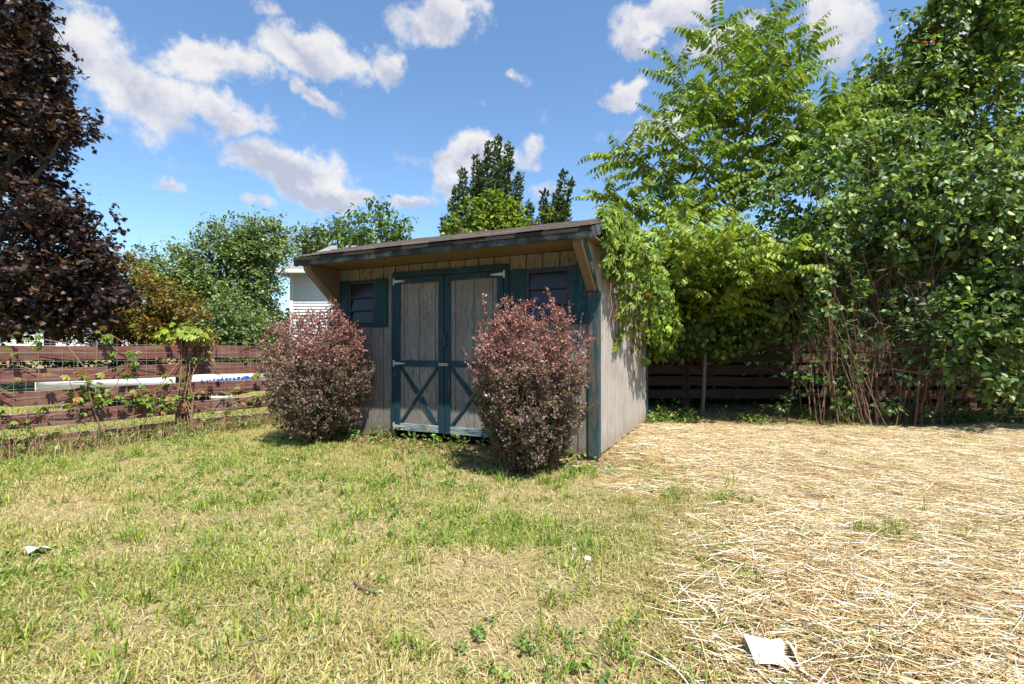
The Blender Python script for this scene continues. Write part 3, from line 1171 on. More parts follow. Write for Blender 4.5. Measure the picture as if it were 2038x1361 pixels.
hs, W, D = lap_house('house', 'white lap sided house with grey hip roof seen past the shed', -8.5, 2.5, 19, 23.2, 3.95, 5.42, (.70, .73, .78), (.20, .20, .21), rx=.75)
h2, W2, D2 = lap_house('house', 'pale sided house hidden behind the tall leafy shrubs', 15, 24, 15.0, 23, 5.0, 7.4, (.66, .68, .72), (.15, .15, .16))
h3, W3, D3 = lap_house('house', 'far white house glimpsed beneath the copper maple', -47, -36, 42, 52, 3.4, 5.6, (.78, .78, .8), (.2, .19, .19), .2)
for root, wins_ in ((hs, [(4.5, 5.5, 1.4, 2.8), (8, 9, 1.4, 2.8)]), (h2, [(1.5, 2.5, 1.2, 2.5), (5, 6, 1.2, 2.5)]), (h3, [(2, 3.2, 1.2, 2.4), (7, 8.2, 1.2, 2.4)])):
    for (a, c, z0, z1) in wins_:
        m = MB()
        m.box(a, c, -.03, .0, z0, z1)
        w = m.build('window', bpy.data.materials['white_trim'], root)
        m = MB()
        m.box(a + .08, c - .08, -.036, -.031, z0 + .08, (z0 + z1) / 2 - .02)
        m.build('pane', M['glass'], w)
        m = MB()
        m.box(a + .08, c - .08, -.036, -.031, (z0 + z1) / 2 + .02, z1 - .08)
        m.build('pane', M['glass'], w)

# ------------------------------------------------------------------ plants
def plant(name, label, cat, base, group=None):
    return empty(name, (base[0], base[1], base[2]), label=label, cat=cat, group=group)


def add_leaves(root, part, p, d, n, L, W, tint, mat, shape=ovate, **kw):
    me = leaf_mesh(part, p - np.array(root.location), d, n, L, W, tint, shape, **kw)
    return tag(link(part, me, mat, root), kind='stuff')


def add_wood(root, part, paths, mat, k=5):
    b = np.array(root.location)
    m = MB()
    for pts, rad in paths:
        m.tube([np.asarray(q) - b for q in pts], rad, k, False)
    return tag(m.build(part, mat, root, smooth=True), kind=None if part == 'trunk' else 'stuff')


def pxblobs(lst, Y, dy):
    """ellipsoids given by their place in the photograph, at distance Y: (u, v, ru, rv[, shift in depth])"""
    out = []
    for b in lst:
        y = Y + (b[4] if len(b) > 4 else 0)
        s = y / F
        out.append((at(b[0], b[1], y), (b[2] * s, dy * min(1.6, max(.6, b[2] * s)), b[3] * s)))
    return out


def blob_tree(name, label, base, blobs, seed, per_m2, n_leaf, lt, L, W, stops, weights, mat, bark, shape=diamond, trunk_r=.12,
              group=None, n_twig=4, up=.8, droop=.25, jit=.4, cat='tree', hollow=.6, lobes=None, tintfn=None, keep=None, var=.25, thin=.34):
    r = np.random.default_rng(seed)
    root = plant(name, label, cat, base, group)
    base = np.asarray(base, float)
    C, O = blob_points(r, blobs, per_m2, hollow)
    # open gaps: drop clusters where a slow noise is low
    nz = fbm(C[:, 0] + C[:, 1] * .6, C[:, 2] + C[:, 1] * .3, 1.1, seed)
    ok = (nz > thin) & (C[:, 2] > .25)
    if keep is not None:
        ok &= keep(C)
    C, O = C[ok], O[ok]
    P, D, N, LL, WW, tw = twig_leaves(r, C, O, n_leaf, n_twig, lt, L, W, up, droop, jit)
    T = tints(r, len(P), stops, weights, var)
    if tintfn is not None:
        T = tintfn(r, P, T)
    # trunk, one limb to each lobe, twigs to the clusters
    paths = []
    cen = np.array([b[0] for b in blobs])
    top = cen[:, 2].max()
    axis = np.array([cen[:, 0].mean() * .5 + base[0] * .5, cen[:, 1].mean() * .5 + base[1] * .5, top])
    tp = wob(base - np.array([0, 0, .2]), axis, 9, .05, r)
    paths.append((tp, [trunk_r * (1.15 - .95 * t) for t in np.linspace(0, 1, 9)]))
    limbs = []
    for c in cen:
        h0 = np.clip((c[2] - base[2]) * r.uniform(.25, .6) / max(top - base[2], .1), .08, .9)
        i = h0 * 8
        s = tp[int(i)] * (1 - i % 1) + tp[min(8, int(i) + 1)] * (i % 1)
        lp = wob(s, c, 6, .08, r)
        lp[1:4, 2] += .06 * np.linalg.norm(c - s)
        limbs.append(lp)
        paths.append((lp, [trunk_r * .45 * (1 - .8 * t) for t in np.linspace(0, 1, 6)]))
    allp = np.concatenate(limbs)
    add_wood(root, 'trunk', paths, bark, 7)
    tw_paths = []
    for c in C[::2]:
        j = np.argmin(((allp - c) ** 2).sum(1))
        q = wob(allp[j], c, 4, .05, r)
        tw_paths.append((q, [trunk_r * .09 + .004, trunk_r * .07 + .004, trunk_r * .05 + .003, .003]))
    for p0, d0, l0 in list(zip(*tw))[::3]:
        tw_paths.append(([p0, p0 + d0 * l0], [.004, .0015]))
    add_wood(root, 'branches', tw_paths, bark, 3)
    add_leaves(root, 'crown', P, D, N, LL, WW, T, mat, shape)
    return root


GREEN = [(.055, .10, .025), (.085, .145, .03), (.13, .19, .04), (.03, .06, .018)]

# copper maple at the neighbour's side
mb_ = [(0, 40, 75, 75), (-40, 160, 130, 110), (45, 140, 55, 70), (70, 240, 74, 26), (20, 300, 80, 70), (60, 395, 90, 45), (140, 418, 66, 30), (165, 462, 40, 26),
       (90, 490, 95, 50), (50, 580, 120, 60), (150, 560, 70, 34), (130, 625, 70, 20), (20, 635, 110, 26),
       (205, 430, 26, 9), (140, 238, 34, 9), (85, 40, 22, 30), (185, 515, 40, 14), (210, 585, 34, 12), (100, 110, 16, 24),
       (-140, 420, 190, 190, .4), (-180, 200, 200, 220, .6), (-120, 20, 160, 160, .5), (-140, -160, 190, 150, .6), (-330, 150, 200, 350, .8), (0, 480, 160, 150, 1.0), (-20, 250, 120, 200, 1.0)]
blob_tree('maple_tree', 'dark copper leaved maple towering over the board fence', (-11.4, 10.2, 0), pxblobs(mb_, 9.6, .85), 41, 15, 26, .30, .095, .105,
          [(.045, .022, .017), (.026, .017, .018), (.085, .036, .020), (.15, .07, .018), (.018, .014, .017)], [4, 4, 2.0, .6, 3], M['leaf_gloss'], M['bark'], maple, .2,
          up=.75, jit=.5, thin=.43)
# small layered maple with orange tips
jm = [(235, 555, 48, 26), (215, 590, 60, 24), (300, 575, 44, 16), (330, 600, 62, 16), (270, 612, 60, 18), (360, 622, 44, 14), (225, 640, 66, 20), (300, 650, 70, 18), (340, 672, 60, 16), (240, 680, 70, 16),
      (255, 530, 26, 20), (370, 690, 60, 22), (180, 560, 40, 40), (180, 640, 60, 40)]


def jm_tint(r, P, T):
    k_ = (r.random(len(P)) < .35)[:, None]
    return np.where(k_, np.array([.32, .18, .035]) * r.uniform(.6, 1.3, (len(P), 1)), T)


blob_tree('japanese_maple', 'low layered maple with orange tinged leaves behind the fence', (-8.5, 11.6, 0), pxblobs(jm, 11.4, .7), 43, 26, 30, .22, .06, .062,
          [(.17, .16, .032), (.22, .17, .035), (.11, .13, .03)], [3, 2, 3], M['leaf'], M['bark'], diamond, .09, up=1.2, droop=.1, jit=.3, tintfn=jm_tint, thin=.25)
# green trees further back
g1 = [(350, 570, 66, 52), (420, 520, 60, 46), (455, 468, 26, 24), (480, 505, 50, 46), (530, 462, 30, 24), (520, 500, 44, 34), (510, 545, 30, 50), (450, 580, 90, 55), (320, 560, 40, 36), (300, 522, 22, 16),
      (400, 620, 110, 55), (480, 620, 60, 60), (330, 630, 80, 60), (530, 485, 20, 30), (365, 515, 30, 20)]
blob_tree('tree', 'bushy mid green tree beside the white house', (-10.3, 17.5, 0), pxblobs(g1, 17, .8), 47, 7.5, 52, .55, .115, .08,
          [(.17, .24, .075), (.24, .31, .10), (.09, .14, .045)], [3, 3, 2], M['leaf'], M['bark'], diamond, .16, thin=.40)
g2 = [(455, 640, 62, 46), (430, 670, 60, 40), (495, 675, 50, 46), (405, 655, 40, 30), (515, 680, 34, 46)]
blob_tree('round_shrub', 'rounded pale green shrub in front of the bushy tree', (-7.8, 13.4, 0), pxblobs(g2, 13.2, .8), 51, 14, 40, .3, .09, .065,
          [(.15, .22, .075), (.20, .27, .10), (.08, .13, .042)], [3, 2, 2], M['leaf'], M['bark'], diamond, .06, cat='shrub')
g3 = [(640, 492, 44, 30), (625, 470, 22, 18), (690, 480, 36, 22), (665, 462, 24, 18), (600, 500, 40, 24), (655, 520, 60, 30), (740, 500, 60, 30)]
blob_tree('tree', 'light crowned tree rising behind the white house roof', (-9.0, 27.5, 0), pxblobs(g3, 27.0, .6), 53, 3.2, 40, .75, .19, .13,
          [(.13, .19, .055), (.18, .24, .07), (.08, .125, .035)], [3, 3, 2], M['leaf'], M['bark'], diamond, .14, thin=.40)
g4 = [(755, 462, 46, 40), (740, 430, 22, 18), (785, 450, 26, 28), (715, 485, 30, 22), (760, 500, 70, 40), (775, 475, 30, 24)]
blob_tree('sapling', 'slender sapling with drooping leaves poking up behind the shed roof', (-2.9, 11.1, 0), pxblobs(g4, 11, .7), 57, 10, 14, .34, .13, .062,
          [(.09, .165, .025), (.15, .23, .04), (.05, .10, .022)], [3, 2, 2], M['leaf_gloss'], M['bark'], ovate, .05, n_twig=3, droop=.7, jit=.5, thin=.3)


def spire_tree(name, label, base, shoots, seed, per_m, L, W, stops, weights, spread, mat=None, group=None, side=11):
    """upright spires of short needly twigs"""
    r = np.random.default_rng(seed)
    root = plant(name, label, 'tree', base, group)
    paths, P, D, N = [], [], [], []
    full = []
    for (p, q, rad) in shoots:
        p, q = np.asarray(p, float), np.asarray(q, float)
        full.append((p, q, rad * .34))
        ln = np.linalg.norm(q - p)
        for j in range(side):          # side spires that sweep up from each leader
            f = r.uniform(.05, .78)
            s = p + (q - p) * f
            a = r.uniform(0, 6.283)
            reach = rad * (1.15 - f * .9) * r.uniform(.6, 1.25)
            rise = reach * r.uniform(.7, 1.5)
            full.append((s, s + np.array([math.cos(a) * reach, math.sin(a) * reach, rise]), .12 * (1.2 - f)))
    for (p, q, rad) in full:
        ln = np.linalg.norm(q - p)
        pts = wob(p, q, 6, .04, r)
        paths.append((pts, [.05 * ln / 3 * (1 - t) + .006 for t in np.linspace(0, 1, 6)]))
        n = int(ln * per_m * .42 * (.35 + rad * 3))
        t = r.random(n) ** .85
        c = p + (q - p) * t[:, None]
        wdt = rad * (1 - t) ** .7 + .035
        ang = r.uniform(0, 2 * math.pi, n)
        rad_ = wdt * np.sqrt(r.random(n))
        out = np.stack([np.cos(ang), np.sin(ang), np.zeros(n)], 1)
        P.append(c + out * rad_[:, None] + r.normal(0, .03, (n, 3)))
        D.append(norm(out * .8 + np.array([0, 0, .75]) + r.normal(0, .45, (n, 3))))
        N.append(norm(out * .7 + r.normal(0, .5, (n, 3)) + np.array([0, 0, .5])))
    P, D, N = map(np.concatenate, (P, D, N))
    sz = r.uniform(.6, 1.3, len(P))
    add_wood(root, 'trunk', paths, M['bark'], 5)
    add_leaves(root, 'crown', P, D, N, L * sz, W * sz, tints(r, len(P), stops, weights), mat or M['leaf_matt'], diamond)
    return root


sh = []
Yc = 14.0
for (u0, v0, u1, v1, rad) in [(985, 560, 990, 276, .62), (960, 520, 972, 285, .45), (1000, 500, 1014, 286, .42), (950, 560, 948, 312, .5), (925, 560, 921, 340, .42), (1010, 540, 1036, 345, .42),
                              (905, 580, 908, 375, .42), (1025, 570, 1022, 400, .5), (890, 600, 884, 430, .4), (965, 620, 955, 330, .6), (980, 600, 1000, 320, .6), (935, 540, 956, 345, .35), (1000, 560, 986, 330, .5), (915, 600, 900, 400, .4)]:
    sh.append((at(u0, v0, Yc + .3 * math.sin(u0)), at(u1, v1, Yc + .3 * math.sin(u0)), rad))
sh.append(((-.4, 14.1, -.2), at(985, 560, Yc), .3))
spire_tree('evergreen_tree', 'dark evergreen with pointed spires behind the shed roof', (-.4, 14.1, 0), sh, 61, 560, .13, .065,
           [(.06, .10, .04), (.095, .145, .05), (.03, .055, .025), (.15, .19, .04)], [4, 3, 3, 1], .5)
sh = []
for (u0, v0, u1, v1, rad) in [(1080, 540, 1122, 345, .34), (1085, 540, 1138, 362, .3), (1075, 560, 1085, 385, .42), (1060, 560, 1052, 405, .4), (1095, 560, 1112, 400, .42), (1100, 570, 1128, 430, .4)]:
    sh.append((at(u0, v0, 13.6), at(u1, v1, 13.6), rad))
sh.append(((.9, 13.6, -.2), at(1080, 540, 13.6), .25))
spire_tree('evergreen_tree', 'smaller dark evergreen with leaning tips, next to the spired one', (.9, 13.6, 0), sh, 63, 560, .13, .065,
           [(.06, .10, .04), (.095, .145, .05), (.03, .055, .025), (.17, .22, .04)], [4, 3, 3, 1.5], .5)
bv = [(950, 440, 40, 34), (985, 425, 40, 32), (1010, 445, 34, 28), (975, 470, 70, 40), (925, 460, 30, 24), (1010, 490, 60, 40), (1085, 450, 30, 18, .2)]
blob_tree('climbing_vine', 'bright yellow green vine mounded over the foot of the evergreen', (-.6, 12.9, 0), pxblobs(bv, 12.6, .5), 67, 26, 26, .22, .10, .075,
          [(.19, .27, .028), (.26, .33, .04), (.11, .19, .028)], [3, 3, 2], M['leaf'], M['stem'], ovate, .04, cat='vine', up=.6, jit=.6)


# ---- pinnate trees
def frond_set(r, specs, Lf, n_pair, Ll, Wl):
    """compound leaves: specs is a list of (origin, direction, size); gives leaflets and the rachis lines"""
    P, D, N, S, paths = [], [], [], [], []
    for o, dr, sz in specs:
        dr = norm(np.asarray(dr, float))
        hz = np.array([dr[0], dr[1], 0.0])
        hz = hz / max(np.linalg.norm(hz), 1e-6)
        side = np.array([-hz[1], hz[0], 0.0])
        el = math.asin(np.clip(dr[2], -1, 1))
        n = 14
        pts = [np.asarray(o, float)]
        step = Lf * sz / n
        sag = r.uniform(.7, 1.35)
        for i in range(n):
            e = el - sag * ((i / n) ** 1.3)
            pts.append(pts[-1] + step * (hz * math.cos(e) + np.array([0, 0, 1]) * math.sin(e)))
        pts = np.array(pts)
        paths.append((pts[::2], [.006 * sz, .0055 * sz, .005 * sz, .004 * sz, .003 * sz, .0025 * sz, .002 * sz, .0015 * sz]))
        f = np.linspace(.16, 1.0, n_pair)
        idx = f * n
        i0 = np.minimum(idx.astype(int), n - 1)
        fr = (idx - i0)[:, None]
        c = pts[i0] * (1 - fr) + pts[i0 + 1] * fr
        tan = norm(pts[i0 + 1] - pts[i0])
        tap = np.sin(np.pi * np.clip(f * .78 + .2, 0, 1)) ** .6
        for sg in (-1, 1):
            dd = norm(tan * .35 + side * sg * .85 + np.array([0, 0, -.62]) + r.normal(0, .12, c.shape))
            nn = norm(np.cross(tan, side) * 1.0 + side * sg * .45 + r.normal(0, .18, c.shape))
            nn = np.where((nn[:, 2:3] < 0), -nn, nn)
            P.append(c + r.normal(0, .004, c.shape))
            D.append(dd)
            N.append(nn)
            S.append(tap * sz * r.uniform(.85, 1.12, len(c)))
    P, D, N, S = map(np.concatenate, (P, D, N, S))
    return P, D, N, Ll * S, Wl * S, paths


def pinnate_tree(name, label, base, branches, seed, Lf, n_pair, Ll, Wl, per_m, stops, weights, trunk_r=.07, tip=9):
    """branches: polylines in the world, first the stem"""
    r = np.random.default_rng(seed)
    root = plant(name, label, 'tree', base)
    paths, specs = [], []
    for bi, (pts, r0) in enumerate(branches):
        pts = np.asarray(pts, float)
        seg = np.linalg.norm(np.diff(pts, axis=0), axis=1)
        tot = seg.sum()
        m = max(5, int(tot / .25))
        tt = np.linspace(0, tot, m)
        cum = np.concatenate([[0], np.cumsum(seg)])
        path = np.stack([np.interp(tt, cum, pts[:, i]) for i in range(3)], 1) + r.normal(0, .015, (m, 3))
        paths.append((path, [r0 * (1 - .85 * t) + .004 for t in np.linspace(0, 1, m)]))
        d = norm(path[-1] - path[-3])
        leafy = tot * (.75 if bi else .5)
        nf = int(leafy * per_m) + tip
        phi = r.uniform(0, 6.28)
        for j in range(nf):
            f = 1 - (leafy / tot) * (j / nf) ** 1.1
            x = f * (m - 1)
            i0 = min(int(x), m - 2)
            o = path[i0] * (1 - (x - i0)) + path[i0 + 1] * (x - i0)
            phi += 2.4 + r.normal(0, .2)
            out = np.array([math.cos(phi), math.sin(phi), 0])
            lift = .75 - .55 * (j / nf) + r.normal(0, .12)
            dr = out + np.array([0, 0, lift]) + d * .5
            specs.append((o, dr, r.uniform(.6, 1.12) * (.62 + .38 * min(1, (j + 2) / 8))))
    P, D, N, L, W, rp = frond_set(r, specs, Lf, n_pair, Ll, Wl)
    add_wood(root, 'trunk', paths, M['bark_pale'], 6)
    add_wood(root, 'leaf_stalks', rp, plain_mat('green_stalk', (.16, .17, .04), .6), 3)
    T = tints(r, len(P), stops, weights, .18)
    add_leaves(root, 'crown', P, D, N, L, W, T, M['leaf'], ovate, fold=.2, curl=.14)
    return root


def B(*pts):
    return [at(*p) for p in pts]


Yh = 8.9
stem = B((1462, 780, Yh), (1458, 560, Yh), (1460, 400, Yh), (1490, 260, Yh - .1), (1525, 140, Yh - .2), (1545, 30, Yh - .2))
branches = [([np.array([stem[0][0], stem[0][1], 0.0])] + stem, .06)]
for pl in [((1460, 420, Yh), (1380, 380, Yh - .4), (1290, 330, Yh - .8), (1225, 310, Yh - 1.0)),
           ((1460, 470, Yh), (1360, 440, Yh - .5), (1260, 410, Yh - .9), (1195, 390, Yh - 1.0)),
           ((1462, 390, Yh), (1410, 270, Yh - .3), (1365, 180, Yh - .5), (1345, 120, Yh - .6)),
           ((1470, 330, Yh), (1450, 200, Yh - .3), (1430, 90, Yh - .4), (1425, 60, Yh - .4)),
           ((1490, 260, Yh), (1480, 150, Yh + .3), (1500, 60, Yh + .4)),
           ((1490, 280, Yh), (1570, 180, Yh - .3), (1600, 90, Yh - .4)),
           ((1480, 330, Yh), (1580, 250, Yh - .4), (1640, 215, Yh - .6)),
           ((1470, 380, Yh), (1560, 310, Yh - .6), (1650, 270, Yh - .9)),
           ((1462, 420, Yh), (1520, 360, Yh - .7), (1560, 330, Yh - 1.2)),
           ((1480, 330, Yh), (1590, 250, Yh - .7), (1680, 200, Yh - 1.2)), ((1475, 350, Yh), (1600, 290, Yh - 1.0), (1690, 262, Yh - 1.5)),
           ((1462, 400, Yh), (1400, 330, Yh - .7), (1340, 270, Yh - 1.1), (1320, 230, Yh - 1.2)),
           ((1500, 230, Yh), (1540, 200, Yh - .8), (1545, 180, Yh - 1.0)),
           ((1462, 450, Yh), (1420, 420, Yh - .8), (1390, 390, Yh - 1.1)),
           ((1490, 260, Yh), (1430, 230, Yh - .6), (1400, 200, Yh - .8))]:
    branches.append((B(*pl), .026))
AIL = [(.16, .25, .035), (.22, .31, .042), (.10, .18, .032), (.29, .36, .05)]
pinnate_tree('tree_of_heaven', 'tall young tree with long feathery compound leaves behind the shed', (stem[0][0], Yh, 0), branches, 71, .98, 12, .185, .070, 12.5, AIL, [3, 3, 2, 1])
Yl = 6.9
low = [([np.array([at(1400, 800, 7.4)[0], 7.4, 0]), at(1400, 690, 7.4), at(1410, 560, 7.2), at(1430, 470, 7.0)], .03)]
for pl in [((1405, 620, 7.3), (1460, 520, 6.9), (1540, 500, 6.7)), ((1405, 600, 7.3), (1370, 520, 6.9), (1330, 470, 6.6)), ((1408, 580, 7.2), (1430, 500, 6.6), (1450, 470, 6.4)),
           ((1408, 560, 7.2), (1480, 500, 7.0), (1560, 520, 6.8)), ((1402, 650, 7.3), (1450, 600, 6.9), (1500, 580, 6.7)), ((1402, 640, 7.3), (1360, 580, 6.8), (1340, 560, 6.6)),
           ((1410, 560, 7.2), (1370, 450, 7.1), (1350, 430, 7.0)), ((1408, 570, 7.2), (1500, 510, 6.4), (1580, 500, 5.9)), ((1408, 580, 7.2), (1500, 560, 6.4), (1560, 545, 6.0)),
           ((1405, 600, 7.3), (1400, 520, 6.4), (1390, 470, 6.0)), ((1405, 600, 7.3), (1340, 560, 6.5), (1310, 520, 6.2)), ((1408, 590, 7.2), (1450, 540, 6.2), (1480, 500, 5.9)), ((1404, 640, 7.3), (1420, 610, 6.6), (1440, 590, 6.3))]:
    low.append((B(*pl), .014))
pinnate_tree('tree_of_heaven', 'low bright sapling with feathery compound leaves between shed and shrub', (low[0][0][0][0], 7.4, 0), low, 73, .85, 12, .15, .06, 12,
             [(.19, .28, .035), (.26, .34, .042), (.12, .21, .032), (.32, .38, .05)], [3, 3, 2, 1], .03, tip=7)

# ---- leafy mass on the fence between shed and shrub
fm = [(1320, 610, 60, 50), (1380, 620, 60, 55), (1440, 610, 60, 60), (1500, 600, 55, 55), (1340, 660, 60, 26), (1420, 665, 60, 24), (1480, 650, 40, 30), (1550, 590, 40, 60), (1320, 560, 44, 36, -.1), (1390, 540, 56, 44, -.2), (1460, 540, 56, 44, -.2), (1540, 530, 50, 44, -.2), (1600, 600, 40, 40), (1330, 520, 40, 30, .2)]
blob_tree('fence_shrub', 'leafy green shrub leaning over the shaded fence beside the shed', (3.2, 8.4, 0), pxblobs(fm, 7.4, .8), 79, 26, 26, .24, .09, .058,
          [(.15, .24, .04), (.09, .165, .035), (.22, .30, .04), (.045, .085, .025)], [3, 3, 1.5, 2], M['leaf'], M['bark_brown'], ovate, .035, cat='shrub', up=.6, jit=.6, thin=.28)

# ---- the big lilac-like shrub with many bare stems
def lilac():
    r = np.random.default_rng(83)
    base = np.array([5.0, 6.5, 0.0])
    root = plant('shrub', 'big dark green multi stemmed shrub spilling over the straw', 'shrub', base)
    blobs = pxblobs([(1590, 400, 66, 60, .3), (1650, 400, 84, 70), (1600, 520, 60, 50, -.1), (1680, 330, 70, 46, .5), (1760, 360, 110, 75, 0), (1740, 470, 110, 60, .2), (1880, 400, 110, 90, -.2), (1830, 500, 90, 60, .3), (1980, 380, 110, 100, 0),
                     (2060, 500, 110, 120, -.4), (1960, 520, 90, 80, -.2), (1950, 620, 90, 55, -.4), (2040, 660, 100, 70, -.5), (1900, 690, 60, 40, -.3), (1990, 740, 60, 40, -.5), (2120, 620, 120, 200, -.2), (2180, 380, 120, 160, .1),
                     (1640, 590, 50, 34, .2), (1580, 620, 40, 40, .4), (1800, 300, 90, 50, .6), (1560, 470, 40, 40, .5)], 6.3, .75)
    C, O = blob_points(r, blobs, 21, .5)
    nz = fbm(C[:, 0] + C[:, 1] * .6, C[:, 2] + C[:, 1] * .3, 1.6, 83)
    ok = nz > .43
    C, O = C[ok], O[ok]
    P, D, N, L, W, tw = twig_leaves(r, C, O, 25, 4, .22, .088, .058, .75, .4, .6)
    T = tints(r, len(P), [(.105, .185, .055), (.155, .245, .075), (.055, .10, .035), (.22, .30, .055), (.30, .36, .06)], [4, 4, 1.8, 2, .8], .2)
    paths, tws, ends = [], [], []
    for i in range(105):
        b = np.array([r.normal(4.9, .5), r.uniform(6.1, 7.0), -.1])
        if i > 70:
            b = np.array([r.uniform(3.7, 7.6), r.uniform(5.9, 6.7), -.1])
        want = b[0] + (b[0] - 5.0) * .7 + r.normal(0, .95)
        cc = C[r.integers(0, len(C), 14)]
        c = cc[np.argmin(np.abs(cc[:, 0] - want))]
        mid = b * .5 + c * .5 + np.array([r.normal(0, .12), r.normal(0, .12), .08 * abs(c[2])])
        t = np.linspace(0, 1, 9)[:, None]
        q = (1 - t) ** 2 * b + 2 * t * (1 - t) * mid + t ** 2 * c + r.normal(0, .022, (9, 3)) * np.sin(np.pi * t)
        rr = r.uniform(.005, .014) * (2.0 if i % 11 == 0 else 1)
        paths.append((q, [rr * (1 - .7 * x) for x in np.linspace(0, 1, 9)]))
        ends.append(q[3:])
    ends = np.concatenate(ends)
    for c in C[::2]:
        j = np.argmin(((ends - c) ** 2).sum(1))
        tws.append((wob(ends[j], c, 4, .04, r), [.006, .005, .004, .002]))
    # dead hanging twigs low down
    for i in range(700):
        s = ends[r.integers(len(ends))]
        if s[2] > 2.2:
            continue
        e = s + np.array([r.normal(0, .32), r.normal(-.12, .22), r.normal(.05, .26)])
        e[2] = max(e[2], .05)
        tws.append((wob(s, e, 6, .035, r), [.0045, .004, .0035, .003, .002, .0012]))
    add_wood(root, 'stems', paths, M['bark_brown'], 6)
    add_wood(root, 'twigs', tws, M['bark_pale'], 3)
    add_leaves(root, 'foliage', P, D, N, L, W, T, M['leaf_gloss'], ovate)
    # a few low leaves on the suckers
    c2 = np.stack([r.uniform(3.5, 7.4, 170), r.uniform(5.9, 7.0, 170), r.uniform(.15, 1.7, 170)], 1)
    P, D, N, L, W, _ = twig_leaves(r, c2, norm(r.normal(0, 1, c2.shape) + [0, -.5, .3]), 9, 3, .14, .075, .05, .7, .3, .5)
    add_leaves(root, 'sucker_foliage', P, D, N, L, W, tints(r, len(P), [(.09, .17, .05), (.16, .24, .04), (.05, .11, .04)], [3, 1, 2]), M['leaf_gloss'], ovate)


lilac()

ur = [(1745, 190, 50, 50), (1780, 260, 90, 60), (1790, 130, 60, 70), (1850, 150, 90, 80), (1860, 60, 60, 50), (1930, 60, 90, 90), (1900, 240, 120, 90), (2010, 130, 110, 110), (1960, -30, 60, 40), (2040, 20, 80, 70),
      (1900, -20, 50, 40), (2030, 280, 120, 90), (2150, 120, 150, 200, .5), (1710, 250, 40, 40), (1700, 330, 60, 60, .2), (1840, 330, 120, 60, .2), (2000, 360, 140, 70, .2), (2080, -80, 110, 100, .3)]


def red_leaf(r, P, T):
    d = np.linalg.norm(P - at(1843, 87, 8.6), axis=1)
    i = np.argsort(d)[:2]
    T[i] = (.40, .06, .03)
    return T


blob_tree('broadleaf_tree', 'tall glossy leaved tree standing behind the big dark shrub', (8.0, 9.6, 0), pxblobs(ur, 9.0, .7), 89, 10, 28, .34, .12, .066,
          [(.11, .185, .04), (.165, .25, .045), (.055, .105, .03), (.25, .32, .05)], [4, 3, 2.2, 1.6], M['leaf_gloss'], M['bark_brown'], ovate, .14, n_twig=4, droop=.5, jit=.5, tintfn=red_leaf, thin=.39)

# bushes added to darken the back fence gaps, and tree tops further off
for i, (x, y, w, h, lab) in enumerate([(3.6, 11.2, 1.5, 2.5, 'dark backdrop bush added behind the tree of heaven'), (6.3, 10.9, 1.6, 3.2, 'dark backdrop bush added behind the big shrub, on the lawn side'),
                                       (9.2, 11.0, 1.8, 3.4, 'dark backdrop bush added under the tall glossy leaved tree'), (1.6, 12.2, 1.2, 2.0, 'dark backdrop bush added beside the smaller evergreen'),
                                       (3.0, 9.1, 1.3, 1.15, 'low dark bush added to darken the gaps under the leafy fence shrub'), (5.4, 9.2, 1.5, 1.3, 'low dark bush added behind the fence where the bare stems stand'), (8.0, 9.2, 1.5, 1.5, 'low dark bush added behind the fence at the foot of the glossy leaved tree')]):
    r_ = np.random.default_rng(100 + i)
    bl = [(np.array([x + r_.uniform(-.7, .7) * w * .6, y + r_.uniform(-.3, .3), h * f]), (w * .62, .7, h * .24)) for f in (.12, .22, .38, .5, .62, .8)]
    blob_tree('backdrop_bush', lab, (x, y, 0), bl, 101 + i, 17, 26, .34, .14, .09, GREEN, [3, 2, 1, 3], M['leaf_matt'], M['bark'], diamond, .05, cat='bush', group='dark backdrop bushes added beyond the back fence', thin=.2)


def treeline():
    r = np.random.default_rng(131)
    bl = []
    for a in np.linspace(-3.14, 3.10, 130):
        R = r.uniform(55, 75)
        hgt = r.uniform(1.8, 4.6) * (1 if abs(a) < 1.3 else 2.6)  # unseen stretch behind the camera added taller, to darken the window reflections
        bl.append((np.array([math.sin(a) * R, math.cos(a) * R, hgt * .55]), (2.6 + .12 * hgt, 2.0, hgt * .55)))
    C, O = blob_points(r, bl, 1.6, .8)
    P, D, N, L, W, _ = twig_leaves(r, C, O, 16, 4, .9, .55, .4)
    me = leaf_mesh('treeline', P, D, N, L, W, tints(r, len(P), GREEN, [3, 3, 1, 2]), diamond)
    tag(link('treeline', me, M['leaf_matt']), 'distant line of trees along the horizon, unseen rear part added to darken reflections', 'trees', kind='stuff')


treeline()
hb = [(np.array([x, 12.6 + .3 * math.sin(x * 3), .36]), (.62, .5, .36)) for x in np.arange(-14.5, -7.2, .8)]
blob_tree('low_hedge', 'low dark green hedge across the neighbouring lawn', (-10.8, 12.6, 0), hb, 137, 16, 24, .2, .09, .06, GREEN, [3, 3, 1, 2], M['leaf_matt'], M['bark'], diamond, .03, cat='hedge', thin=.15)

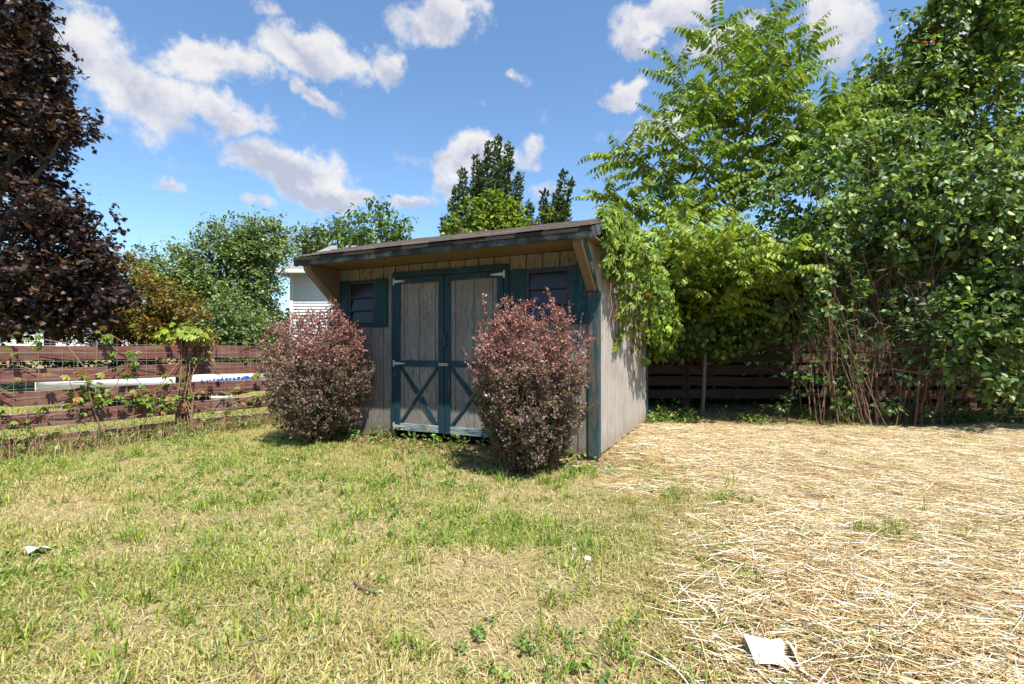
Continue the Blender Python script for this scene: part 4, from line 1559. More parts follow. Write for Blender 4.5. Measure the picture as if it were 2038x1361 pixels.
# ---- the two clipped barberries
def barberry(name, label, base, height, prof, seed, n_stem=130, whips=16):
    """prof: list of (height fraction, radius)"""
    r = np.random.default_rng(seed)
    base = np.asarray(base, float)
    base[2] = ground_z(base[0], base[1])
    root = plant(name, label, 'shrub', base, 'purple barberries at the shed front')
    hz, hr = [p[0] for p in prof], [p[1] for p in prof]
    paths, tws, P, D, Z = [], [], [], [], []
    pa, pb, pc = r.uniform(0, 6.28, 3)

    def lobe(ph, zf):
        return 1 + .10 * math.sin(2 * ph + pa) + .09 * math.sin(3 * ph + pb + zf * 4) + .05 * math.sin(7 * ph + pc + zf * 9)
    for i in range(n_stem):
        ph = r.uniform(0, 2 * math.pi)
        zf = 1 - r.random() ** 1.5 * .75
        zf = min(zf * r.uniform(.93, 1.03), 1.03)
        R = np.interp(min(zf, 1), hz, hr) * r.uniform(.35, 1.0) ** .5 * lobe(ph, zf)
        if zf > .9:
            R = np.interp(.93, hz, hr) * math.sqrt(r.random())
        b = np.array([math.cos(ph) * .13 * r.random(), math.sin(ph) * .13 * r.random(), -.03])
        e = np.array([math.cos(ph) * R, math.sin(ph) * R, zf * height])
        mid = b * .45 + e * .55 + np.array([math.cos(ph), math.sin(ph), 0]) * R * .12 + [0, 0, -.04]
        t = np.linspace(0, 1, 7)[:, None]
        q = (1 - t) ** 2 * b + 2 * t * (1 - t) * mid + t ** 2 * e + r.normal(0, .012, (7, 3)) * np.sin(np.pi * t)
        paths.append((q + base, [.0055 * (1 - .75 * x) for x in np.linspace(0, 1, 7)]))
        for j in range(15):
            f = r.uniform(.2, 1.0)
            x = f * 6
            i0 = min(int(x), 5)
            o = q[i0] * (1 - (x - i0)) + q[i0 + 1] * (x - i0)
            td = norm(norm(q[i0 + 1] - q[i0]) * .6 + r.normal(0, .6, 3) + np.array([math.cos(ph), math.sin(ph), .25]) * .5)
            ln = r.uniform(.07, .19)
            tp = o + td * ln
            lim = np.interp(np.clip(tp[2] / height, 0, 1), hz, hr) * 1.0 * lobe(math.atan2(tp[1], tp[0]), tp[2] / height)
            rr = math.hypot(tp[0], tp[1])
            if rr > lim:
                tp[:2] *= lim / rr
            if j % 2:
                tws.append(((np.array([o, tp]) + base), [.0018, .0008]))
            n = r.integers(22, 31)
            ff = r.random(n)[:, None]
            P.append(o + (tp - o) * ff + r.normal(0, .010, (n, 3)))
            D.append(norm(td + r.normal(0, .8, (n, 3))))
    for i in range(whips):
        ph = r.uniform(0, 2 * math.pi)
        R = np.interp(.8, hz, hr) * r.uniform(.2, .95)
        o = np.array([math.cos(ph) * R, math.sin(ph) * R, height * r.uniform(.75, .95)])
        e = o + np.array([math.cos(ph) * .1, math.sin(ph) * .1, 1]) * r.uniform(.12, .22)
        tws.append((np.array([o, e]) + base, [.003, .0012]))
        ff = r.random(26)[:, None]
        P.append(o + (e - o) * ff + r.normal(0, .007, (26, 3)))
        D.append(norm(np.array([0, 0, .8]) + r.normal(0, .7, (26, 3))))
    P, D = np.concatenate(P), np.concatenate(D)
    zf = P[:, 2] / height
    keep = zf > .05
    P, D, zf = P[keep], D[keep], zf[keep]
    N = norm(r.normal(0, .6, P.shape) + np.array([0, 0, .6]) + norm(P * [1, 1, 0]) * .6)
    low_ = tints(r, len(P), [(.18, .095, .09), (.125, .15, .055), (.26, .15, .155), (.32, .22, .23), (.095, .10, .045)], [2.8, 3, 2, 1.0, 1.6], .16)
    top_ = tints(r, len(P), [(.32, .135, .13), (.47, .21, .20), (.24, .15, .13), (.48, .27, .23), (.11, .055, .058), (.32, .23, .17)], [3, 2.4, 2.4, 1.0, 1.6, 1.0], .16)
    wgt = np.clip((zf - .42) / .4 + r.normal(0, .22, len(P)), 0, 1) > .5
    T = np.where(wgt[:, None], top_, low_)
    sz = r.uniform(.6, 1.25, len(P))
    add_wood(root, 'stems', paths, plain_mat('barberry_bark', (.15, .10, .065), .85, .35, 25), 4)
    add_wood(root, 'twigs', tws, plain_mat('barberry_twig', (.20, .13, .09), .8, .35, 25), 3)
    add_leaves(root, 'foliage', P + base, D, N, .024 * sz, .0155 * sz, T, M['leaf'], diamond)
    return root


barberry('barberry_shrub', 'rounded purple barberry shrub between the wire fence and the shed doors', (-1.99, 5.10, 0), 1.36,
         [(0, .30), (.1, .45), (.3, .53), (.55, .57), (.75, .55), (.9, .44), (1, .22)], 141, 150, 5)
barberry('barberry_shrub', 'taller pink tipped barberry shrub against the shed corner by the straw', (.13, 3.98, 0), 1.36,
         [(0, .16), (.1, .28), (.25, .38), (.5, .46), (.72, .49), (.86, .40), (.95, .27), (1, .15)], 143, 150, 8)


# ---- creeper with five-fingered leaves
def palmate(r, P, G, N, size):
    """five leaflets from each point: G main direction in the blade's plane, N its normal"""
    G, S, Nn = leaf_frames(G, N)
    outP, outD, outN, outL = [], [], [], []
    for a, f in ((-1.35, .68), (-.68, .9), (0, 1.0), (.68, .9), (1.35, .68)):
        a_ = a + r.normal(0, .1, len(P))
        d = G * np.cos(a_)[:, None] + S * np.sin(a_)[:, None] - Nn * .25
        outP.append(P)
        outD.append(d)
        outN.append(Nn + r.normal(0, .2, P.shape))
        outL.append(size * f)
    return map(np.concatenate, (outP, outD, outN, outL))


def creeper(root, part, r, P, G, N, size, stops, weights, mat=None):
    P2, D2, N2, L2 = palmate(r, P, G, N, size)
    T = tints(r, len(P), stops, weights, .18)
    T = np.concatenate([T] * 5)
    return add_leaves(root, part, P2, D2, N2, L2, L2 * .42, T, mat or M['leaf'], ovate, fold=.22, curl=.16)


CRP = [(.17, .26, .032), (.24, .33, .042), (.10, .175, .03), (.30, .36, .06)]


def shed_creeper():
    r = np.random.default_rng(151)
    base = np.array([*(SHED_O + SA * (SL + .2) + SB * 1.6), 0.0])
    root = plant('creeper', 'green creeper hanging over the roof end and sunny side of the shed', 'vine', base)

    def wpt(x, y, z):
        q = SHED_O[None, :] + SA[None, :] * np.asarray(x)[:, None] + SB[None, :] * np.asarray(y)[:, None]
        return np.column_stack([q, z])
    ys, bot = [-.25, .0, .2, .45, .6, .8, 1.1, 1.5, 1.9, 2.5, 2.9], [1.75, 1.65, 1.6, 1.42, 1.25, 1.38, 1.12, 1.05, .95, .9, .9]
    n = 1500
    y = r.uniform(-.22, 2.9, n)
    rz = np.array([roof_z(q) + .10 for q in np.clip(y, YE, YK)])
    b = np.interp(y, ys, bot) + (vnoise(y, y * 0, 6, 9) - .5) * .3
    f = r.random(n) ** .75
    z = b + (rz + .05 - b) * f
    bulge = (.10 + .30 * np.clip(y / 1.2, 0, 1)) * np.sin(np.pi * np.clip(f * .85 + .12, 0, 1))
    x = SL + .05 + .04 + bulge * r.random(n) ** .5
    top = r.random(n) < .18
    x = np.where(top, SL - r.random(n) ** 2 * (.5 * np.clip(y - .1, 0, 1)) + .1, x)
    z = np.where(top, rz + r.uniform(0, .1, n), z)
    ok = ~(top & (y < .15))
    x, y, z = x[ok], y[ok], z[ok]
    P = wpt(x, y, z)
    out = np.array([SA[0], SA[1], 0])
    # hanging strands
    strands, sp = [], []
    for (yy, zb) in ((.55, .98), (.68, 1.08), (.42, 1.35), (.85, 1.2), (1.4, .85), (1.55, .95), (1.9, .8), (.2, 1.62), (2.2, .75)):
        zt = roof_z(yy) - .05
        zz = np.linspace(zt, zb, 10)
        xx = SL + .06 + .05 * np.sin(np.linspace(0, 5, 10) + yy * 9) * .4
        q = wpt(xx, yy + .04 * np.sin(np.linspace(0, 7, 10) + yy * 5), zz)
        strands.append((q, [.004] * 10))
        m = int((zt - zb) * 14)
        t = r.uniform(.3, 1, m)
        sp.append(np.stack([np.interp(t, np.linspace(0, 1, 10), q[:, i]) for i in range(3)], 1) + r.normal(0, .03, (m, 3)) + out * .03)
    P = np.concatenate([P] + sp)
    n = len(P)
    G = norm(np.array([0, 0, -.9]) + out * .35 + r.normal(0, .35, (n, 3)))
    N = norm(out * .8 + np.array([0, 0, .55]) + np.array([0, -.25, 0]) + r.normal(0, .35, (n, 3)))
    for i in range(16):
        y0 = r.uniform(.1, 2.6)
        q = wpt(SL + .06 + r.uniform(0, .1, 6), y0 + np.cumsum(r.normal(0, .12, 6)), np.linspace(roof_z(min(y0, YK)), r.uniform(1.0, 1.5), 6))
        strands.append((q, [.006, .005, .005, .004, .004, .003]))
    add_wood(root, 'stems', strands, M['stem'], 4)
    creeper(root, 'foliage', r, P, G, N, .085 * r.uniform(.65, 1.2, n), CRP + [(.35, .10, .03)], [3, 3, 2, 1, .02])


shed_creeper()


def fence_creeper():
    r = np.random.default_rng(157)
    base = np.array([pB[0], pB[1], 0.0])
    root = plant('creeper', 'bright creeper tuft crowning the fence post', 'vine', base)
    n = 120
    c = np.array([pB[0], pB[1], 1.17])
    off = r.normal(0, 1, (n, 3)) * [.13, .11, .045]
    rad = np.hypot(off[:, 0], off[:, 1])
    off[:, 2] -= rad ** 2 * 1.1
    off[:, 2] = np.abs(off[:, 2] + .02) - .02
    P = c + off
    P[:, 2] = np.where(rad > .15, P[:, 2] - .05, P[:, 2])
    G = norm(off * [1, 1, 0] * 6 + np.array([0, 0, -.6]) + r.normal(0, .3, (n, 3)))
    N = norm(np.array([0, 0, 1.0]) + off * [3, 3, 0] + r.normal(0, .25, (n, 3)))
    creeper(root, 'foliage', r, P, G, N, .085 * r.uniform(.7, 1.15, n), [(.24, .32, .035), (.19, .27, .03), (.30, .34, .06)], [3, 2, 1])
    st = [(wob(np.array([pB[0] + r.uniform(-.07, .07) + FN[0] * .07, pB[1] + FN[1] * .07 + r.uniform(-.05, .05), 0]), c + np.array([r.uniform(-.08, .08), r.uniform(-.06, .06), 0]), 9, .022, r), [.008] * 5 + [.005] * 4) for _ in range(9)]
    add_wood(root, 'stems', st, M['stem'], 4)

    root = plant('creeper', 'straggling creeper runners threaded through the wire mesh', 'vine', (*fence_pt(1.0), 0.0))
    st, LP = [], []
    for i in range(90):
        s0 = r.uniform(-.7, 4.1)
        z0 = r.uniform(0.0, .5) if i % 3 else r.uniform(.3, .9)
        ln = r.uniform(.25, 1.0)
        ang = r.uniform(.05, 1.5)
        m = 7
        t = np.linspace(0, 1, m)
        s = s0 + ln * math.cos(ang) * t * (1 if r.random() < .6 else -1) + np.cumsum(r.normal(0, .02, m))
        z = np.clip(z0 + ln * math.sin(ang) * t * .9 + np.cumsum(r.normal(0, .02, m)) - .12 * t ** 3, .01, 1.16)
        q = np.stack([np.append(fence_pt(a) + FN * (.06 + .03 * math.sin(a * 9 + i)), zz) for a, zz in zip(s, z)])
        st.append((q, [.0045] * 3 + [.0035] * 2 + [.0025, .0015]))
        for j in range(r.integers(1, 6)):
            LP.append(q[r.integers(2, m)] + np.append(FN * .03, 0) + r.normal(0, .02, 3))
    q0 = fence_pt(.45)
    st.append((np.array([np.append(fence_pt(.70) + FN * .09, .15), np.append(fence_pt(.62) + FN * .09, .45), np.append(fence_pt(.56) + FN * .1, .8), np.append(fence_pt(.42) + FN * .1, 1.03), np.append(fence_pt(.22) + FN * .1, 1.07)]), [.009, .008, .007, .005, .003]))
    for s_, z_, k_ in ((.22, 1.07, 5), (.10, 1.05, 5), (.58, .78, 5), (.62, .55, 5), (.60, .42, 4), (1.0, .42, 8), (1.05, .35, 6), (1.3, .40, 5), (.75, 1.0, 4), (.95, .95, 5), (1.2, .92, 4), (2.2, .42, 4), (2.6, .5, 4), (2.9, .55, 4), (1.4, .06, 6), (.3, .06, 8), (-.3, .2, 8), (.0, .15, 8)):
        for j in range(k_):
            LP.append(np.append(fence_pt(s_) + FN * .1, z_) + r.normal(0, .045, 3))
    P = np.array(LP)
    P[:, 2] = np.maximum(P[:, 2], .03)
    n = len(P)
    fn3 = np.append(FN, 0)
    G = norm(np.array([0, 0, -.5]) + fn3 * .5 + r.normal(0, .5, (n, 3)))
    N = norm(fn3 * .5 + np.array([0, 0, .9]) + r.normal(0, .35, (n, 3)))
    add_wood(root, 'stems', st, M['stem'], 4)
    creeper(root, 'foliage', r, P, G, N, .062 * r.uniform(.6, 1.2, n), [(.19, .27, .035), (.13, .21, .03), (.25, .27, .06), (.26, .13, .04)], [3, 3, 1, .7])


fence_creeper()

# ------------------------------------------------------------------ grass, weeds and straw
def blades(r, x, y, L, W, lean, az=None, lift=None):
    """grass blades: a quad and a tip each"""
    n = len(x)
    z = ground_z(x, y)
    az = r.uniform(0, 2 * math.pi, n) if az is None else az
    out = np.stack([np.cos(az), np.sin(az), np.zeros(n)], 1)
    side = np.stack([-np.sin(az), np.cos(az), np.zeros(n)], 1)
    tw = r.normal(0, .5, n)[:, None]
    side = norm(side + out * tw * .6 + np.array([0, 0, 1.0]) * r.normal(0, .25, (n, 1)))
    b = np.stack([x, y, z - .004], 1)
    L_, W_, ln = L[:, None], W[:, None], lean[:, None]
    mid = b + L_ * .55 * (out * np.sin(ln * .7) + np.array([0, 0, 1.0]) * np.cos(ln * .7))
    tip = mid + L_ * .45 * (out * np.sin(np.minimum(ln * 1.5, 1.75)) + np.array([0, 0, 1.0]) * np.cos(np.minimum(ln * 1.5, 1.75)))
    tip[:, 2] = np.maximum(tip[:, 2], z + .004)
    v = np.stack([b - side * W_ * .5, b + side * W_ * .5, mid + side * W_ * .42, mid - side * W_ * .42, tip], 1).reshape(-1, 3)
    i = np.arange(n)[:, None] * 5
    return v, [i + np.array([[0, 1, 2, 3]]), i + np.array([[3, 2, 4]])]


def scatter(r, n, x0, x1, y0, y1, dens):
    xs, ys = [], []
    got = 0
    while got < n:
        x, y = r.uniform(x0, x1, n), r.uniform(y0, y1, n)
        k_ = r.random(n) < dens(x, y)
        xs.append(x[k_])
        ys.append(y[k_])
        got += k_.sum()
    return np.concatenate(xs)[:n], np.concatenate(ys)[:n]


def under_shed(x, y, m=.0):
    lx, ly = shed_local(x, y)
    return (lx > -m) & (lx < SL + m) & (ly > -m) & (ly < SD + m)


def bare(x, y):
    """worn spots in the lawn"""
    m = 0
    for cx, cy, rx, ry in ((.15, 3.45, .5, .3), (-.3, 4.2, .5, .25), (.25, 2.95, .35, .25), (-1.35, 1.75, .35, .2), (-.15, 2.25, .3, .16), (-2.6, 2.9, .5, .2), (.1, 1.75, .4, .2), (-3.0, 4.0, .5, .3)):
        m = np.maximum(m, np.exp(-(((x - cx) / rx) ** 2 + ((y - cy) / ry) ** 2)))
    return np.clip(m * 1.2 + (fbm(x, y, 4.0, 77) - .5) * .5, 0, 1) * (m > .05)


def lawn():
    r = np.random.default_rng(171)
    fall = lambda x, y: 1 / (1 + (np.maximum(np.hypot(x, y) - 1.4, 0) / 2.6) ** 1.6)

    def dens(x, y):
        d = (1 - .93 * straw_mask(x, y)) * (1 - .75 * dirt_mask(x, y)) * (1 - .75 * bare(x, y)) * (.12 + 1.0 * np.clip((fbm(x, y, 1.1, 41) - .34) * 3.0, 0, 1)) * fall(x, y)
        return np.where(under_shed(x, y) | (fence_d(x, y) < .08), 0, d)
    x, y = scatter(r, 150000, -5.6, 5.2, .7, 7.4, dens)
    n = len(x)
    tuft = fbm(x, y, 3.2, 43)
    L = r.uniform(.024, .062, n) * (.65 + .85 * tuft)
    W = r.uniform(.0026, .0064, n)
    wide = r.random(n) < .18
    W = np.where(wide, W * 1.55, W)
    lean = np.abs(r.normal(1.0, .42, n))
    v1, f1 = blades(r, x, y, L, W, lean)
    g = np.clip((fbm(x, y, .7, 45) - .3) * 2.2 + r.normal(0, .25, n), 0, 1)[:, None]
    c1 = tints(r, n, [(.18, .275, .028), (.26, .35, .04), (.10, .18, .025), (.34, .365, .065)], [3, 3, 2.4, 1.4], .22)
    c2 = tints(r, n, [(.50, .42, .22), (.42, .37, .14), (.32, .32, .10)], [2, 2, 2], .15)
    T1 = c1 * g + c2 * (1 - g)
    # cool, fresher grass in the strip between shrub and straw
    cool = np.exp(-(((x - .65) / .45) ** 2 + ((y - 3.1) / .7) ** 2))[:, None] * r.uniform(.2, 1, (n, 1))
    T1 = T1 * (1 - cool * .65) + np.array([.12, .20, .06]) * cool * .65
    me = mesh_np('grass', v1, f1, [T1, T1])
    tag(link('grass', me, M['grass']), 'patchy short green lawn grass of the yard', 'grass', kind='stuff')
    # dead thatch lying between the blades

    def dens2(x, y):
        d = (1 - .6 * straw_mask(x, y)) * (.35 + .65 * fbm(x, y, 1.3, 47)) * fall(x, y)
        return np.where(under_shed(x, y) | (fence_d(x, y) < .02), 0, d)
    x, y = scatter(r, 105000, -5.6, 5.2, .7, 7.4, dens2)
    n = len(x)
    v, f = blades(r, x, y, r.uniform(.03, .085, n), r.uniform(.0016, .0034, n), np.clip(r.normal(1.45, .22, n), .6, 1.75))
    T = tints(r, n, [(.50, .40, .20), (.40, .30, .14), (.60, .51, .29), (.27, .19, .09)], [3, 3, 2, 1.5], .15)
    me = mesh_np('thatch', v, f, [T, T])
    tag(link('dry_grass', me, M['straw']), 'dead tan thatch among the lawn grass', 'grass', kind='stuff')
    # bigger coarse tufts here and there
    cx, cy = scatter(r, 250, -4.5, 3.6, 1.1, 5.6, lambda a, b: (1 - .9 * straw_mask(a, b)) * (1 - .8 * dirt_mask(a, b)) * fall(a, b) * (~under_shed(a, b, .1)) * (fence_d(a, b) > .1))
    ex = np.array([1.80, 1.86, 1.91, 1.97, 2.02, 2.28, -.1, .25, .42, -.22, .3])
    ey = np.array([2.55, 2.50, 2.54, 2.50, 2.56, 2.5, 3.72, 3.62, 3.7, 3.85, 3.45])
    cx, cy = np.concatenate([cx, ex, ex + .03]), np.concatenate([cy, ey, ey + .03])
    k_ = 24
    x = np.repeat(cx, k_) + r.normal(0, .03, len(cx) * k_)
    y = np.repeat(cy, k_) + r.normal(0, .03, len(cx) * k_)
    n = len(x)
    v, f = blades(r, x, y, r.uniform(.05, .13, n), r.uniform(.0035, .0075, n), np.abs(r.normal(.75, .35, n)))
    T = tints(r, n, [(.18, .27, .035), (.25, .33, .045), (.12, .20, .035), (.33, .34, .07)], [3, 3, 2, 1], .15)
    me = mesh_np('grass_tufts', v, f, [T, T])
    tag(link('grass', me, M['grass']), 'coarse longer grass tufts scattered over the yard', 'grass', kind='stuff')
    # the neighbour's lawn beyond the fence
    x, y = scatter(r, 60000, -13, -1.5, 4.0, 15, lambda a, b: (fence_d(a, b) < -.05) * (~under_shed(a, b)) * (b > -.6 * a * .5) * 1.0 / (1 + ((b - 5) / 5) ** 2))
    n = len(x)
    v, f = blades(r, x, y, r.uniform(.035, .08, n), r.uniform(.006, .012, n), np.abs(r.normal(.7, .35, n)))
    T = tints(r, n, [(.22, .28, .05), (.29, .32, .07), (.38, .35, .12)], [3, 3, 2], .15)
    me = mesh_np('neighbour_grass', v, f, [T, T])
    tag(link('grass', me, M['grass']), 'sunlit mown grass on the far side of the wire fence', 'grass', kind='stuff')


lawn()


def weeds():
    r = np.random.default_rng(181)
    xs, ys = [], []
    # along the wire fence, the shed front, under the back fence
    s = r.uniform(-.8, 4.2, 260)
    o = np.abs(r.normal(0, .13, 260))
    q = np.array([fence_pt(a) + FN * b for a, b in zip(s, o)])
    xs.append(q[:, 0]); ys.append(q[:, 1])
    x = r.uniform(1.75, 8, 1300)
    y = 6.35 + r.gamma(1.6, .36, 1300) + .15 * np.sin(x * 3)
    k_ = (fbm(x, y, 1.6, 61) > .52) & ~under_shed(x, y, .05)
    xs.append(x[k_]); ys.append(y[k_])
    lx, ly = r.uniform(.2, SL + .2, 70), -np.abs(r.normal(.12, .2, 70)) - .05
    xs.append(SHED_O[0] + SA[0] * lx + SB[0] * ly); ys.append(SHED_O[1] + SA[1] * lx + SB[1] * ly)
    x, y = np.concatenate(xs), np.concatenate(ys)
    z = ground_z(x, y)
    C = np.stack([x, y, z + r.gamma(1.5, .03, len(x))], 1)
    P, D, N, L, W, _ = twig_leaves(r, C, norm(r.normal(0, .5, C.shape) + [0, 0, .5]), 8, 4, .09, .042, .030, 1.0, .1, .35)
    P[:, 2] = np.maximum(P[:, 2], ground_z(P[:, 0], P[:, 1]) + .008)
    T = tints(r, len(P), [(.14, .23, .04), (.20, .29, .05), (.08, .16, .04), (.28, .2, .08)], [3, 2, 2, .6])
    tag(link('weeds', leaf_mesh('weeds', P, D, N, L, W, T, ovate), M['leaf']), 'low leafy weeds along the fences and shed foot', 'weeds', kind='stuff')
    # clover through the lawn: small round leaves close to the soil
    cx, cy = scatter(r, 900, -4.6, 1.6, 1.2, 5.4, lambda a, b: (1 - straw_mask(a, b)) * (fbm(a, b, 1.5, 63) > .5) * (~under_shed(a, b, .1)) * (fence_d(a, b) > .1))
    C = np.stack([cx, cy, ground_z(cx, cy) + .012], 1)
    P, D, N, L, W, _ = twig_leaves(r, C, norm(r.normal(0, .6, C.shape) * [1, 1, .1] + [0, 0, .1]), 12, 4, .05, .017, .015, 1.4, .0, .25)
    P[:, 2] = ground_z(P[:, 0], P[:, 1]) + r.uniform(.012, .035, len(P))
    T = tints(r, len(P), [(.17, .27, .05), (.22, .32, .07), (.11, .20, .045)], [3, 2, 2])
    tag(link('clover', leaf_mesh('clover', P, D, N, L, W, T, ovate), M['leaf']), 'small leaved clover patches spread through the lawn', 'clover', kind='stuff')
    # fallen brown leaves and mulch before the doors
    n = 1500
    lx, ly = r.uniform(.3, SL, n), -np.abs(r.normal(.05, .28, n)) - .02
    x, y = SHED_O[0] + SA[0] * lx + SB[0] * ly, SHED_O[1] + SA[1] * lx + SB[1] * ly
    P = np.stack([x, y, ground_z(x, y) + r.uniform(.004, .02, n)], 1)
    sz = r.uniform(.5, 1.3, n)
    D, N = norm(r.normal(0, 1, P.shape) * [1, 1, .2]), norm(r.normal(0, .35, P.shape) + [0, 0, 1])
    T = tints(r, n, [(.20, .10, .055), (.30, .18, .10), (.12, .06, .035), (.38, .27, .17)], [3, 2, 2, 1])
    tag(link('leaf_litter', leaf_mesh('leaf_litter', P, D, N, .035 * sz, .02 * sz, T, diamond), M['straw']), 'brown fallen leaves and mulch in front of the shed doors', 'leaf litter', kind='stuff')
    # dry stalks and long grass along the wire fence
    n = 6500
    s = r.uniform(-.9, 4.2, n)
    o = np.abs(r.normal(0.02, .15, n))
    q = np.array([fence_pt(a) + FN * b for a, b in zip(s, o)])
    v, f = blades(r, q[:, 0], q[:, 1], r.gamma(3, .04, n) + .04, r.uniform(.002, .005, n), np.abs(r.normal(.6, .45, n)))
    T = tints(r, n, [(.42, .32, .17), (.32, .23, .11), (.22, .25, .06), (.30, .18, .10)], [3, 2, 2, 1])
    tag(link('dry_grass', mesh_np('fence_grass', v, f, [T, T]), M['straw']), 'long dry grass standing along the foot of the wire fence', 'grass', kind='stuff')


weeds()


def straw():
    r = np.random.default_rng(191)
    fall = lambda x, y: 1 / (1 + (np.maximum(np.hypot(x, y) - 1.6, 0) / 3.4) ** 1.5)

    def dens(x, y):
        m = straw_mask(x, y)
        d = (m ** 1.6 * (.45 + .55 * np.clip((fbm(x, y, 3.4, 79) - .3) * 2.6, 0, 1)) * .97 + .03 * np.exp(-np.maximum(np.interp(y, SB_Y, SB_X) - x, 0) / .8)) * fall(x, y)
        return np.where(under_shed(x, y, .02), 0, d)
    x, y = scatter(r, 118000, -1.5, 8.6, .8, 6.7, dens)
    n = len(x)
    L = r.gamma(4.0, .036, n) + .03
    L = np.minimum(L, .34)
    W = r.uniform(.0014, .0038, n)
    short = r.random(n) < .35
    L = np.where(short, L * .45, L)
    stray = straw_mask(x, y) < .3
    W = np.where(stray, W * .55, W)
    base_az = -.35 + (fbm(x, y, .8, 71) - .5) * 2.6
    az = np.where(r.random(n) < .6, base_az + r.normal(0, .7, n), r.uniform(0, math.pi, n))
    tilt = r.normal(0, .12, n)
    d = np.stack([np.cos(az) * np.cos(tilt), np.sin(az) * np.cos(tilt), np.sin(tilt)], 1)
    s = np.stack([-np.sin(az), np.cos(az), np.zeros(n)], 1)
    up = np.cross(d, s)
    hump = (fbm(x, y, 3.0, 73) - .4) * .035
    z = ground_z(x, y) + .006 + np.maximum(hump, 0) * straw_mask(x, y) + r.random(n) ** 1.5 * .036
    c = np.stack([x, y, z], 1)
    hl = (L / 2)[:, None]
    w = (W / 2)[:, None]
    bend = (r.normal(0, .035, n) * L)[:, None]
    ridge = w * .9
    rows = []
    for t in (-1, 0, 1):
        q = c + d * hl * t + s * bend * (1 - abs(t)) + up * .0
        rows += [q - s * w, q + up * ridge, q + s * w]
    v = np.stack(rows, 1)
    g = ground_z(v[..., 0], v[..., 1]) + .002
    v[..., 2] = np.maximum(v[..., 2], g)
    v = v.reshape(-1, 3)
    i = np.arange(n)[:, None] * 9
    f = [i + np.array([[0, 3, 4, 1]]), i + np.array([[1, 4, 5, 2]]), i + np.array([[3, 6, 7, 4]]), i + np.array([[4, 7, 8, 5]])]
    T = tints(r, n, [(.58, .48, .29), (.74, .68, .53), (.38, .26, .105), (.20, .125, .05), (.46, .34, .155)], [2.0, 2.4, 2.8, 3.2, 2.0], .15)
    T = np.where(stray[:, None], T * np.array([.75, .68, .55]), T)
    me = mesh_np('straw', v, [np.concatenate(f)], [np.concatenate([T] * 4)])
    tag(link('straw', me, M['straw']), 'loose golden straw strewn over the bare half of the yard', 'straw', kind='stuff')


straw()


# ------------------------------------------------------------------ small things
def boat():
    r = random.Random(3)
    x0, x1, y = -7.5, -4.0, 8.25
    ln = x1 - x0
    root = empty('boat', (x0, y, 0), math.radians(4), label='white rowing boat with blue lettering and maroon bottom behind the fence', cat='boat')
    n = 16

    def sec(t):
        hb = .62 * (1 - max(0, (t - .45) / .55) ** 2.2) * (.86 + .14 * min(1, t / .4))
        keel = .16 + .30 * max(0, (t - .72) / .28) ** 2
        sheer = .60 + .05 * t ** 2
        return hb, keel, sheer

    def rows(fr0, fr1, off):
        vs = []
        for i in range(n + 1):
            t = i / n
            hb, kz, sz = sec(t)
            prof = [(0, 0.0), (.80, .10), (.985, .38), (1.0, 1.0)]
            for f, g in prof[fr0:fr1]:
                vs.append((t * ln, -(hb * f + off), kz + (sz - kz) * g))
        return vs

    def shell(fr0, fr1, name, mat):
        m = MB()
        k_ = fr1 - fr0
        for sg in (1, -1):
            vs = [(a, b * sg, c) for a, b, c in rows(fr0, fr1, .004)]
            m.add(vs, [(i * k_ + j, (i + 1) * k_ + j, (i + 1) * k_ + j + 1, i * k_ + j + 1) for i in range(n) for j in range(k_ - 1)])
        o = m.build(name, mat, root, smooth=True)
        md = o.modifiers.new('thickness', 'SOLIDIFY')
        md.thickness = .02
        return o
    shell(0, 3, 'hull_bottom', plain_mat('maroon_paint', (.12, .02, .02), .4))
    shell(2, 4, 'hull_side', plain_mat('white_gelcoat', (.80, .82, .84), .3, .06))
    m = MB()
    hb, kz, sz = sec(0)
    m.prism([(-hb, sz), (hb, sz), (hb * .985, kz + .38 * (sz - kz)), (hb * .80, kz + .1 * (sz - kz)), (0, kz), (-hb * .80, kz + .1 * (sz - kz)), (-hb * .985, kz + .38 * (sz - kz))], 'x', -.02, .02)
    m.build('transom', bpy.data.materials['white_gelcoat'], root)
    for sg in (1, -1):
        m = MB()
        m.tube([(i / n * ln, sg * (sec(i / n)[0] + .01), sec(i / n)[2]) for i in range(n + 1)], .025, 6)
        m.build('gunwale', bpy.data.materials['white_gelcoat'], root)
    for t in (.25, .55):
        hb, kz, sz = sec(t)
        m = MB()
        m.box(t * ln - .12, t * ln + .12, -hb + .03, hb - .03, sz - .2, sz - .17)
        m.build('thwart', M['bracket'], root)
    # blue lettering decal, too small to read
    blue = plain_mat('blue_decal', (.015, .10, .35), .4, .2)
    a0, a1 = 2.45, 3.15
    m = MB()
    k_ = 13
    for i in range(k_):
        xa = a0 + (a1 - a0) * i / k_
        w = (a1 - a0) / k_ * r.uniform(.6, 1.02)
        pts = []
        for xx, g in ((xa, .56), (xa + w, .56), (xa + w + .02, .56 + r.uniform(.06, .18)), (xa + .02, .56 + r.uniform(.06, .18))):
            hb, kz, sz = sec(xx / ln)
            f = .985 + .015 * (g - .38) / .62
            pts.append((xx, -(hb * f + .012), kz + (sz - kz) * g))
        m.add(pts, [(0, 1, 2, 3)])
    m.build('lettering', blue, root)
    for t in (.2, .62):
        b = empty_box = MB()
        b.box(t * ln - .08, t * ln + .08, -.5, .5, -.02, sec(t)[1] + .005)
        b.build('support_block', M['floor_rim'], root, bevel=.01)


boat()


